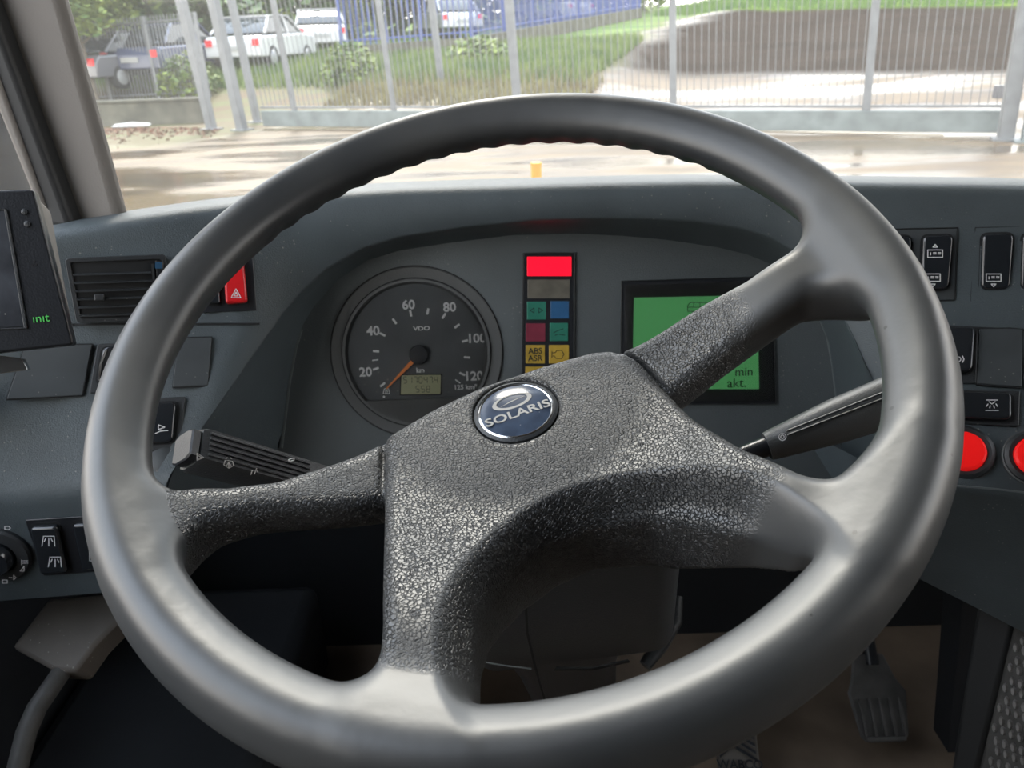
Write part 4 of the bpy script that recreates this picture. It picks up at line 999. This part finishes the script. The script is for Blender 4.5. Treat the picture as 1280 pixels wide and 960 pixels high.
# ================================================================== OUTSIDE
G0 = Vector((7.3, 11.75)); G1 = Vector((-5.8, 17.35)); GE = (G1-G0).normalized(); GN = Vector((-GE.y, GE.x))
if GN.y < 0: GN = -GN
def st(x, y): p = Vector((x, y))-G0; return p.dot(GN), p.dot(GE)
def sstep(a, b, x): t = min(1, max(0, (x-a)/(b-a))); return t*t*(3-2*t)
def terr(x, y):
    s, t = st(x, y)
    z = .095*max(0, s-1.5)*sstep(1.0, 4.0, s)
    if s > 45: z += -.05*(s-45)
    z += .45*sstep(5.5, 9, t)*sstep(2.0, 6.0, s)-.03*max(0, s-8)*sstep(6, 10, t)
    return z
def hit(px, py, dz=0):
    r = ray(px, py); t = .5
    while t < 160:
        P = EYE+r*t
        if P.z <= terr(P.x, P.y)+dz: return P
        t += .03 if t < 40 else .1
    return EYE+r*t
def gmat():
    """wet concrete near, tarmac and soil beyond, by position on the ground"""
    m = bpy.data.materials.new('wet_yard_ground'); m.use_nodes = True; t = m.node_tree; b = t.nodes['Principled BSDF']; L = t.links.new
    at = t.nodes.new('ShaderNodeAttribute'); at.attribute_name = 'zone'; sep = t.nodes.new('ShaderNodeSeparateColor'); L(at.outputs['Color'], sep.inputs[0])
    g = t.nodes.new('ShaderNodeNewGeometry')
    mp_ = t.nodes.new('ShaderNodeMapping'); mp_.inputs['Scale'].default_value = (.6, 1.6, 1); mp_.inputs['Rotation'].default_value = (0, 0, -.4); L(g.outputs['Position'], mp_.inputs[0])
    def noise(sc_, det=6, src=None):
        n = t.nodes.new('ShaderNodeTexNoise'); n.inputs['Scale'].default_value = sc_; n.inputs['Detail'].default_value = det; L(src or mp_.outputs[0], n.inputs[0]); return n.outputs[0]
    def ramp(f, stops):
        r = t.nodes.new('ShaderNodeValToRGB'); e = r.color_ramp.elements
        while len(e) < len(stops): e.new(.5)
        for i, (p, c) in enumerate(stops): e[i].position = p; e[i].color = (*c, 1)
        L(f, r.inputs[0]); return r.outputs[0]
    def mix(f, a, c):
        x = t.nodes.new('ShaderNodeMixRGB'); L(f, x.inputs[0]); L(a, x.inputs[1]); L(c, x.inputs[2]); return x.outputs[0]
    n1 = noise(.9, 8)
    conc = ramp(n1, [(.30, (.030, .018, .009)), (.44, (.060, .037, .018)), (.60, (.098, .063, .029)), (.75, (.045, .030, .017))])
    tar = ramp(noise(.7, 7), [(.35, (.024, .018, .014)), (.65, (.038, .029, .023))])
    soil = ramp(noise(1.2, 7), [(.35, (.085, .055, .03)), (.65, (.08, .085, .03))])
    gr = ramp(noise(.8, 5), [(.35, (.05, .10, .018)), (.65, (.12, .16, .035))])
    c = mix(sep.outputs[0], conc, tar); c = mix(sep.outputs[1], c, soil); c = mix(sep.outputs[2], c, gr)
    L(c, b.inputs['Base Color'])
    si = t.nodes.new('ShaderNodeMapRange'); si.inputs[3].default_value = .30; si.inputs[4].default_value = .0; L(sep.outputs[0], si.inputs[0]); L(si.outputs[0], b.inputs['Specular IOR Level'])
    nw = noise(.45, 5)
    wet = t.nodes.new('ShaderNodeMapRange'); wet.inputs[1].default_value = .42; wet.inputs[2].default_value = .60; wet.inputs[3].default_value = .10; wet.inputs[4].default_value = .62; L(nw, wet.inputs[0])
    mxr = t.nodes.new('ShaderNodeMath'); mxr.operation = 'MAXIMUM'; 
    ad = t.nodes.new('ShaderNodeMath'); ad.operation = 'MULTIPLY_ADD'; ad.inputs[1].default_value = .9; ad.inputs[2].default_value = 0; L(sep.outputs[2], ad.inputs[0])
    ad2 = t.nodes.new('ShaderNodeMath'); ad2.operation = 'MULTIPLY_ADD'; ad2.inputs[1].default_value = .8; L(sep.outputs[1], ad2.inputs[0]); L(ad.outputs[0], ad2.inputs[2])
    ad3 = t.nodes.new('ShaderNodeMath'); ad3.operation = 'MULTIPLY_ADD'; ad3.inputs[1].default_value = .6; L(sep.outputs[0], ad3.inputs[0]); L(ad2.outputs[0], ad3.inputs[2]); L(wet.outputs[0], mxr.inputs[0]); L(ad3.outputs[0], mxr.inputs[1]); L(mxr.outputs[0], b.inputs['Roughness'])
    bp = t.nodes.new('ShaderNodeBump'); bp.inputs['Strength'].default_value = .35; bp.inputs['Distance'].default_value = .02
    L(noise(9, 5), bp.inputs['Height']); L(bp.outputs[0], b.inputs['Normal'])
    return m
xs = np.concatenate([np.arange(-60, -24, 3.), np.arange(-24, 26, .5), np.arange(26, 61, 3.)]); ys = np.concatenate([np.arange(-12, 4, 4.), np.arange(4, 46, .5), np.arange(46, 110, 4.)])
vs = [(x, y, terr(x, y)) for x in xs for y in ys]; ny = len(ys)
fs = [(i*ny+j, (i+1)*ny+j, (i+1)*ny+j+1, i*ny+j+1) for i in range(len(xs)-1) for j in range(ny-1)]
gnd = struct(ob('ground', vs, fs, gmat(), smooth=60)); gnd['label'] = 'wet concrete yard and rising tarmac beyond the gate'
ca = gnd.data.color_attributes.new('zone', 'FLOAT_COLOR', 'POINT')
zz = []
for x, y, z in vs:
    s, t = st(x, y)
    wob = .6*math.sin(x*.7)+.5*math.sin(y*.9+x*.3)
    tar = sstep(6.2, 8.0, s+.5*wob-.0*t)*(1-sstep(7.6, 9.5, t+wob*.5))
    bank = sstep(7.6, 9.2, t+wob*.6-.05*s)*sstep(2.6, 3.6, s+wob*.3)
    grass = max(bank*sstep(4.2, 5.8, s+wob*.4), sstep(24, 26.5, s+wob*.6-.35*t))
    left = sstep(12.9, 13.6, t+wob*.15)*sstep(-3.6, -2.8, s+wob*.3)
    soil = max(bank, left)
    zz += [tar, soil, grass, 1]
ca.data.foreach_set('color', zz)
# -------- sliding gate: leaning posts, bottom beam, bars
LEAN = Vector((-.06, 0, 1))
def gp(t, z=0, s=0): p = G0+GE*t+GN*s; return Vector((p.x, p.y, 0))+LEAN*z
def hbar(name, a, b, z0, z1, th, m, parent, s=0, bevel=0):
    n = Vector((GN.x, GN.y, 0)); o = []
    for t_ in (a, b):
        for zz_ in (z0, z1):
            for k in (-th/2, th/2): o.append(gp(t_, zz_, s)+n*k)
    return ob(name, o, [(0, 1, 3, 2), (4, 6, 7, 5), (0, 4, 5, 1), (2, 3, 7, 6), (0, 2, 6, 4), (1, 5, 7, 3)], m, parent, bevel=bevel)
def tt(px, py): # position along the gate for a pixel
    n = Vector((GN.x, GN.y, 0)); r = ray(px, py); P0 = Vector((G0.x, G0.y, 0)); k = (P0-EYE).dot(n)/r.dot(n); P = EYE+r*k
    return (Vector((P.x, P.y))-G0).dot(GE)
gate = thing('sliding_gate', 'long galvanised sliding gate with thin upright bars across the yard entrance', 'gate', gp(7))
tL, tR = tt(330, 150), tt(1250, 150)
hbar('bottom_beam', tR, tL, .05, .36, .10, M['gbeam'], gate, bevel=.01)
hbar('top_rail', tR, tL, 2.45, 2.55, .06, M['galv'], gate)
hbar('middle_rail', tR, tL, .40, .44, .05, M['galv'], gate)
for px, w in ((370, .10), (494, .10), (649, .16), (843, .11), (1084, .12)):
    t_ = tt(px, 140); hbar('post', t_-w/2, t_+w/2, .36, 2.5, .07, M['galv'], gate, bevel=.008)
bar = None; nb = 0
t_ = tR+.06
while t_ < tL-.03:
    if bar is None:
        o = hbar('bar', -.0055, .0055, 0, 2.05, .011, M['galv'], None); bar = o.data; base = gp(0)
        for v in bar.vertices: v.co = v.co-base
        bpy.data.objects.remove(o)
    o = bpy.data.objects.new('bar', bar); C.objects.link(o); o.parent = gate; o.location = gp(t_, .40)-ORG[gate.name]; nb += 1
    t_ += .115
# standing posts of the gate frame
def post(name, label, px0, py0, w, h, m, lean=LEAN, dz=0, th=None):
    P = hit(px0, py0); t = thing(name, label, 'post', P)
    e = Vector((GE.x, GE.y, 0)); n = Vector((GN.x, GN.y, 0)); th = th or w; vs = []
    for z in (-.05, h):
        for a, b in ((-w/2, -th/2), (w/2, -th/2), (w/2, th/2), (-w/2, th/2)): vs.append(P+e*a+n*b+lean*z)
    ob('shaft', vs, [(0, 1, 2, 3)[::-1], (4, 5, 6, 7), (0, 1, 5, 4), (1, 2, 6, 5), (2, 3, 7, 6), (3, 0, 4, 7)], m, t, bevel=.012)
    fp_ = .17
    ob('foot_plate', [P+e*a+n*b+Vector((0, 0, z)) for z in (0, .03) for a, b in ((-fp_, -fp_), (fp_, -fp_), (fp_, fp_), (-fp_, fp_))], [(0, 1, 2, 3)[::-1], (4, 5, 6, 7), (0, 1, 5, 4), (1, 2, 6, 5), (2, 3, 7, 6), (3, 0, 4, 7)], m, t)
    return t
post('gate_post', 'pale square gate guide post, leftmost of the two at the end of the gate', 265, 162, .17, 3.2, M['galv'])
post('gate_post', 'pale square gate guide post, right one of the two at the end of the gate', 303, 163, .18, 3.2, M['galv'])
tie = post('gate_post', 'grey post standing just inside the left end of the gate', 322, 153, .14, 3.2, M['galv'])
post('gate_post', 'stout galvanised post at the right picture edge holding the gate', 1256, 175, .20, 3.2, M['galv'])
post('gate_post', 'dull post behind the right edge gate post', 1284, 178, .16, 3.2, M['gbeam'])
post('leaning_post', 'slim post with a rusty mark standing on the bank behind the gate', 552, 106, .14, 4.5, M['galv'])  # plain leaning post, carries no lamp
box_ = hit(1246, 150)
lk = thing('gate_lock_box', 'small dark lock box on the right gate post', 'lock', box_)
b0 = gp(tt(1247, 133), .62); box('case', b0-Vector((.07, .1, .09)), b0+Vector((.07, .02, .09)), M['card'], lk, bevel=.01)
# kerb strip in front of the gate
kb = thing('gate_rail', 'pale ground rail strip in front of the gate', 'rail', gp(4, 0, -.5))
n_ = Vector((GN.x, GN.y, 0))
A0, A1 = aZ(945, 163, .02), aZ(1180, 168, .02)
dd = (A1-A0).normalized(); nn = Vector((-dd.y, dd.x, 0))
ob('strip', [A0-nn*.06+Vector((0, 0, -.02)), A1-nn*.06+Vector((0, 0, -.02)), A1+nn*.06+Vector((0, 0, -.02)), A0+nn*.06+Vector((0, 0, -.02)), A0-nn*.06, A1-nn*.06, A1+nn*.06, A0+nn*.06], [(3, 2, 1, 0), (4, 5, 6, 7), (0, 1, 5, 4), (1, 2, 6, 5), (2, 3, 7, 6), (3, 0, 4, 7)], mat('pale_concrete', (.38, .33, .26), .7), kb)
# yellow marker right behind the dashboard edge
yp = aY(670, 203, 4.6); bz = thing('marker_post', 'short yellow marker post peeping over the dashboard edge', 'bollard', (yp.x, yp.y, 0))
tube('shaft', [(yp.x, yp.y, 0), (yp.x, yp.y, yp.z-.02)], .031, M['yellow'], bz); tube('cap', [(yp.x, yp.y, yp.z-.02), (yp.x, yp.y, yp.z)], .033, M['yellow'], bz)
# low wall at left, litter, dead leaves
wl0, wl1 = hit(118, 158), hit(258, 153)
lw = thing('low_wall', 'low mossy concrete wall left of the gate', 'wall', (wl0+wl1)/2)
d_ = (wl1-wl0); d_.z = 0; d_.normalize(); q_ = Vector((-d_.y, d_.x, 0))
a_, b_ = wl0-d_*3.0, wl1
def blk(name, a, b, th, z0, z1, m, parent, **k):
    d = (b-a); d.z = 0; d.normalize(); q = Vector((-d.y, d.x, 0))*th/2
    vs = [Vector((p.x, p.y, z))+s*q for p in (a, b) for z in (z0, z1) for s in (-1, 1)]
    return ob(name, vs, [(0, 1, 3, 2), (4, 6, 7, 5), (0, 4, 5, 1), (2, 3, 7, 6), (0, 2, 6, 4), (1, 5, 7, 3)], m, parent, **k)
blk('wall_body', a_, b_, .25, -.05, .50, M['wall'], lw, bevel=.02)
blk('coping', a_-d_*.02, b_+d_*.02, .31, .50, .56, M['wall'], lw, bevel=.015)
lt = hit(164, 160); lit = thing('litter', 'white piece of litter lying before the low wall', 'litter', lt)
prism('sheet', [lt+Vector(v) for v in ((-.42, -.03, .02), (-.2, -.10, .03), (.40, .02, .02), (.42, .12, .05), (0, .14, .09), (-.38, .08, .06))], Vector((0, 0, 1)), 0, .03, M['litter'], lit, bevel=.01)
# leaf litter scatter
def scatter(name, label, cat, n, fn_, m, size, parentless=True, upright=False, kind='stuff'):
    vs = []; fs = []
    for _ in range(n):
        P = fn_()
        if P is None: continue
        s = size*random.uniform(.6, 1.4); a = random.uniform(0, 2*PI); dx = Vector((math.cos(a), math.sin(a), 0))*s
        if upright: dz = Vector((random.uniform(-.35, .35)*s, random.uniform(-.35, .35)*s, s*2.3)); w = dx*.22; j = len(vs); vs += [P-w, P+w, P+dz]; fs.append((j, j+1, j+2))
        else:
            dy = Vector((-math.sin(a)*.6, math.cos(a)*.6, random.uniform(-1, 1)))*s*.6; dx = dx+Vector((0, 0, random.uniform(-.5, .5)*s)); j = len(vs)
            vs += [P-dx, P-dy, P+dx, P+dy]; fs.append((j, j+1, j+2, j+3))
    o = ob(name, vs, fs, m, kind='norecalc'); tag(o, label, cat, kind=kind); return o
def rnd_quad(x0, y0, x1, y1):
    def f():
        P = hit(random.uniform(x0, x1), random.uniform(y0, y1)); return P+Vector((0, 0, .02))
    return f
def leafpos():
    u = random.random(); P = hit(125+150*u, 160+abs(random.gauss(0, 1))*(4.5+6*math.sin(u*9)**2)*(1-.5*u)); return P+Vector((0, 0, .015))
scatter('leaf_litter', 'rusty dead leaves strewn on the ground before the low wall', 'leaves', 900, leafpos, M['leaves'], .035)
def bank():
    while 1:
        s = random.uniform(4.4, 13); t = random.uniform(7, 22); p = G0+GE*t+GN*s
        if t+.6*math.sin(p.x*.7) > 8.4: return Vector((p.x, p.y, terr(p.x, p.y)))
scatter('bank_grass', 'rough green grass covering the bank behind the gate', 'grass', 26000, bank, M['grass'], .11, upright=True)
def dry():
    s = random.uniform(3.0, 5.2); t = random.uniform(7.5, 14); p = G0+GE*t+GN*s; return Vector((p.x, p.y, terr(p.x, p.y)))
scatter('dry_grass', 'straw-coloured dry grass along the foot of the bank', 'grass', 5000, dry, M['drygrass'], .08, upright=True)
def far():
    s = random.uniform(25, 46); t = random.uniform(-22, 12); s += .35*max(0, t); p = G0+GE*t+GN*s; return Vector((p.x, p.y, terr(p.x, p.y)))
scatter('verge_grass', 'bright green verge beyond the tarmac at the top right', 'grass', 22000, far, M['grass_bright'], .14, upright=True)
def mound(cx, cy, R_, rz, k=.8):
    c0_ = hit(cx, cy)
    def f():
        while 1:
            a = Vector([random.gauss(0, 1) for _ in range(3)]).normalized()*(random.random()**.35)
            return c0_+Vector((a.x*R_, a.y*R_, abs(a.z)*rz))
    return f
for cx, cy, R_, rz, lab in ((440, 100, .8, 1.0, 'round green shrub on the bank behind the left gate bars'), (600, 78, 1.0, .7, 'low shrub at the crest of the bank, centre'), (240, 118, .9, 1.1, 'leafy shrub between the low wall and the gate guide posts')):
    t = thing('shrub', lab, 'shrub', hit(cx, cy))
    o = scatter('foliage', None, None, 1100, mound(cx, cy, R_, rz), M['foliage'], .075, kind=None); o.parent = t; o.location = -ORG[t.name]
    for k in range(4):
        b_0 = hit(cx, cy); tube('stem', [b_0, b_0+Vector((random.uniform(-.4, .4), random.uniform(-.4, .4), rz*.7))], [.03, .012], M['bark'], t, seg=6)
# -------- trees
def tree(label, px, py, h, cr, cz, nleaf, m, seedv, lean=(0, 0), ls=.10, group=None):
    random.seed(seedv); P = hit(px, py); t = thing('tree', label, 'tree', P, group)
    top = P+Vector((lean[0], lean[1], h)); mid = P.lerp(top, .5)+Vector((.12, 0, 0))
    tube('trunk', [P-Vector((0, 0, .1)), P+Vector((0, 0, .3)), mid, top], [.17, .13, .10, .05], M['bark'], t, seg=9)
    for k in range(7):
        z = random.uniform(.35, .95); b = P.lerp(top, z); a = random.uniform(0, 2*PI); e = b+Vector((math.cos(a)*cr*.7, math.sin(a)*cr*.7, random.uniform(.2, .9)))
        tube('branch', [b, b.lerp(e, .5)+Vector((0, 0, .1)), e], [.045, .03, .012], M['bark'], t, seg=6)
    cl_ = [top+Vector((random.uniform(-1, 1)*cr*.75, random.uniform(-1, 1)*cr*.75, random.uniform(-.8, .6)*cz)) for _ in range(26)]
    def f():
        c = random.choice(cl_); a = Vector([random.gauss(0, 1) for _ in range(3)]).normalized()*(random.random()**.4)*cr*.38
        return c+a
    o = scatter('foliage', None, None, nleaf, f, m, ls, kind=None); o.parent = t; o.location = -ORG[t.name]; return t
tree('leafy tree with a thin trunk beside the windscreen pillar', 122, 140, 3.3, 1.7, 1.4, 5000, M['foliage'], 3, (-.3, 0))
tree('second thin-trunked tree just right of the pillar tree', 112, 126, 3.6, 1.6, 1.3, 4000, M['foliage'], 5, (.5, 0))
# -------- blue fence on a low wall behind the bank
random.seed(4)
bA, bB, bC = hit(430, 78), hit(590, 66), hit(800, 22)
bf = thing('blue_fence', 'blue upright bar fence on a low wall behind the bank', 'fence', (bA+bB)/2)
def seg_fence(a, b, parent, first):
    n = int((b-a).length/.17); d = b-a
    dn = Vector((0, 0, 1)); q_ = Vector((-d.y, d.x, 0)).normalized()*.11
    vs = [p+q_*s+dn*z for p in (a, b) for z in (-.5, .45) for s in (-1, 1)]
    ob('base_wall', vs, [(0, 1, 3, 2), (4, 6, 7, 5), (0, 4, 5, 1), (2, 3, 7, 6), (0, 2, 6, 4), (1, 5, 7, 3)], M['wall'], parent)
    for k in range(n+1):
        p = a+d*k/n
        z0 = p.z+.45
        if k % 14 == 0: box('post', (p.x-.05, p.y-.05, z0), (p.x+.05, p.y+.05, z0+2.1), M['bluep'], parent)
        else: box('bar', (p.x-.022, p.y-.022, z0), (p.x+.022, p.y+.022, z0+1.95), M['bluep'], parent)
    for h_ in (.6, 2.2): tube('rail', [a+dn*h_, b+dn*h_], .03, M['bluep'], parent, seg=6)
seg_fence(bA, bB, bf, 1); 
bf2 = thing('blue_fence', 'farther run of blue bar fence leading right towards the green verge', 'fence', (bB+bC)/2); seg_fence(bB, bC, bf2, 0)
# left boundary fence in front of the dark cars
fA, fB = hit(128, 128), hit(262, 122)
lf_ = thing('boundary_fence', 'grey bar fence standing before the dark parked cars at the left', 'fence', (fA+fB)/2)
fA0 = fA-(fB-fA)*.8
n = 60
for k in range(n+1):
    p = fA0.lerp(fB, k/n); w = .04 if k % 15 == 0 else .010
    box('post' if k % 15 == 0 else 'bar', (p.x-w, p.y-w, p.z-.05), (p.x+w, p.y+w, p.z+2.1), M['galv'], lf_)
for h_ in (.15, 1.95): tube('rail', [fA0+Vector((0, 0, h_)), fB+Vector((0, 0, h_))], .022, M['galv'], lf_, seg=6)
# -------- parked cars
def car(label, px, py, yaw, paint, L_=4.2, Wd=1.75, H=1.45, van=False):
    P = hit(px, py); t = thing('car', label, 'car', P); R_ = Matrix.Rotation(yaw, 3, 'Z')
    def T(x, y, z): return P+R_ @ Vector((x, y, z))
    prof = [(-L_/2, .35), (-L_/2, .75), (-L_/2+.15, .92), (-L_*.22, .98), (L_/2-.15, .88), (L_/2, .70), (L_/2, .32)] if not van else [(-L_/2, .35), (-L_/2, .9), (-L_/2+.4, 1.05), (L_/2-.1, 1.05), (L_/2, .95), (L_/2, .32)]
    vs = []; n = len(prof)
    for y, k in ((-Wd/2, 1), (-Wd/2+.08, 1), (Wd/2-.08, 1), (Wd/2, 1)):
        for x, z in prof: vs.append(T(x, y, z if abs(y) < Wd/2-.01 else z*.96+.012))
    fs = [tuple(range(n))[::-1], tuple(range(3*n, 4*n))]
    for a in range(3):
        for j in range(n): fs.append((a*n+j, a*n+(j+1) % n, (a+1)*n+(j+1) % n, (a+1)*n+j))
    ob('body', vs, fs, paint, t, bevel=.04)
    c = [(-L_*.26, .95), (-L_*.10, H-.02), (L_*.02, H), (L_*.24, H-.05), (L_*.40, .95)] if not van else [(-L_*.36, 1.0), (-L_*.24, H-.03), (0, H), (L_/2-.25, H-.03), (L_/2-.08, 1.0)]
    vs = []; m = len(c)
    for y, k in ((-Wd/2+.04, 0), (Wd/2-.04, 0)):
        for x, z in c: vs.append(T(x, y*(1 if z < 1.1 else .80), z))
    fs = [tuple(range(m))[::-1], tuple(range(m, 2*m))]+[(j, (j+1) % m, m+(j+1) % m, m+j) for j in range(m)]
    cab = ob('cabin', vs, fs, M['carwin'], t, bevel=.03)
    # roof panel and door pillars over the dark cabin glass
    rv = [T(x, y, z+.025) for x, z in c[1:-1] for y in (-Wd*.41, Wd*.41)]
    k = len(c)-2; ob('roof', rv, [(2*i, 2*i+1, 2*i+3, 2*i+2) for i in range(k-1)], paint, t, solid=.03)
    for sx_ in (-1, 1):
        for (x0, z0), (x1, z1) in ((c[0], c[1]), ((0, .95), (0, H)), (c[-1], c[-2])):
            tube('pillar', [T(x0, sx_*(Wd/2-.03), z0), T(x1, sx_*(Wd*.41), z1)], .035, paint, t, seg=6)
        for x in (-L_*.31, L_*.31):
            w = lathe('wheel', T(x, sx_*(Wd/2-.10), .31), R_ @ Vector((0, sx_, 0)), [(.31, -.10), (.31, .10), (.26, .12), (.20, .11), (0, .10)], M['tyre'], t, seg=24)
            lathe('hubcap', T(x, sx_*(Wd/2-.10), .31), R_ @ Vector((0, sx_, 0)), [(.20, .112), (.16, .125), (0, .13)], M['carg'], w, seg=16)
        prism('rear_light', [T(L_/2-.02, sx_*(Wd/2-.25), .62), T(L_/2-.02, sx_*(Wd/2-.06), .62), T(L_/2-.02, sx_*(Wd/2-.06), .80), T(L_/2-.02, sx_*(Wd/2-.25), .80)], R_ @ Vector((1, 0, 0)), 0, .05, M['red'], t)
        prism('headlight', [T(-L_/2+.02, sx_*(Wd/2-.30), .60), T(-L_/2+.02, sx_*(Wd/2-.06), .60), T(-L_/2+.02, sx_*(Wd/2-.06), .78), T(-L_/2+.02, sx_*(Wd/2-.30), .78)], R_ @ Vector((-1, 0, 0)), 0, .05, M['carg'], t)
    prism('number_plate', [T(L_/2, -.26, .50), T(L_/2, .26, .50), T(L_/2, .26, .62), T(L_/2, -.26, .62)], R_ @ Vector((1, 0, 0)), 0, .03, M['litter'], t)
    return t
car('white hatchback parked end-on behind the bank, left of the slim gate post', 334, 84, -1.75, M['carw'], 4.0, 1.75, 1.45)
car('smaller white car parked farther back, right of the white hatchback', 404, 66, -1.35, M['carw'], 3.9, 1.7, 1.45)
car('dark grey car with a red rear light parked behind the left fence', 172, 108, -1.95, M['card'], 4.3, 1.8, 1.5)
car('navy car parked right of the dark grey car', 222, 98, -1.75, M['carn'], 4.3, 1.8, 1.5)
car('silver car parked behind the blue fence', 560, 46, -1.2, M['carg'], 4.2, 1.75, 1.5)
car('second silver car behind the right run of blue fence', 690, 30, -.9, M['carw'], 4.2, 1.75, 1.5)
# -------- hedge of trees closing the view behind the parked cars
for i, (px, py, h, r, m) in enumerate([(60, 92, 6, 3.6, 'foliage2'), (150, 88, 5.5, 3.4, 'foliage'), (215, 80, 6.5, 3.6, 'foliage2'), (300, 66, 5, 3.4, 'foliage'), (365, 60, 6, 3.6, 'foliage2'), (440, 50, 5.5, 3.4, 'foliage'), (520, 42, 6, 3.6, 'foliage2'), (600, 34, 6.5, 3.6, 'foliage'), (690, 24, 6, 3.6, 'foliage2'), (760, 18, 6, 3.4, 'foliage')]):
    where = ['hidden largely by the windscreen pillar', 'behind the dark grey car', 'behind the navy car', 'behind the white hatchback', 'between the two white cars', 'left end of the blue fence', 'behind the silver car', 'above the middle of the steering wheel', 'behind the right run of blue fence', 'rightmost of the row'][i]
    tree('bushy hedge tree of the far row, '+where, px, py, h*.45, r, 2.6, 2600, M[m], 30+i, ls=.26, group='trees in the far row')
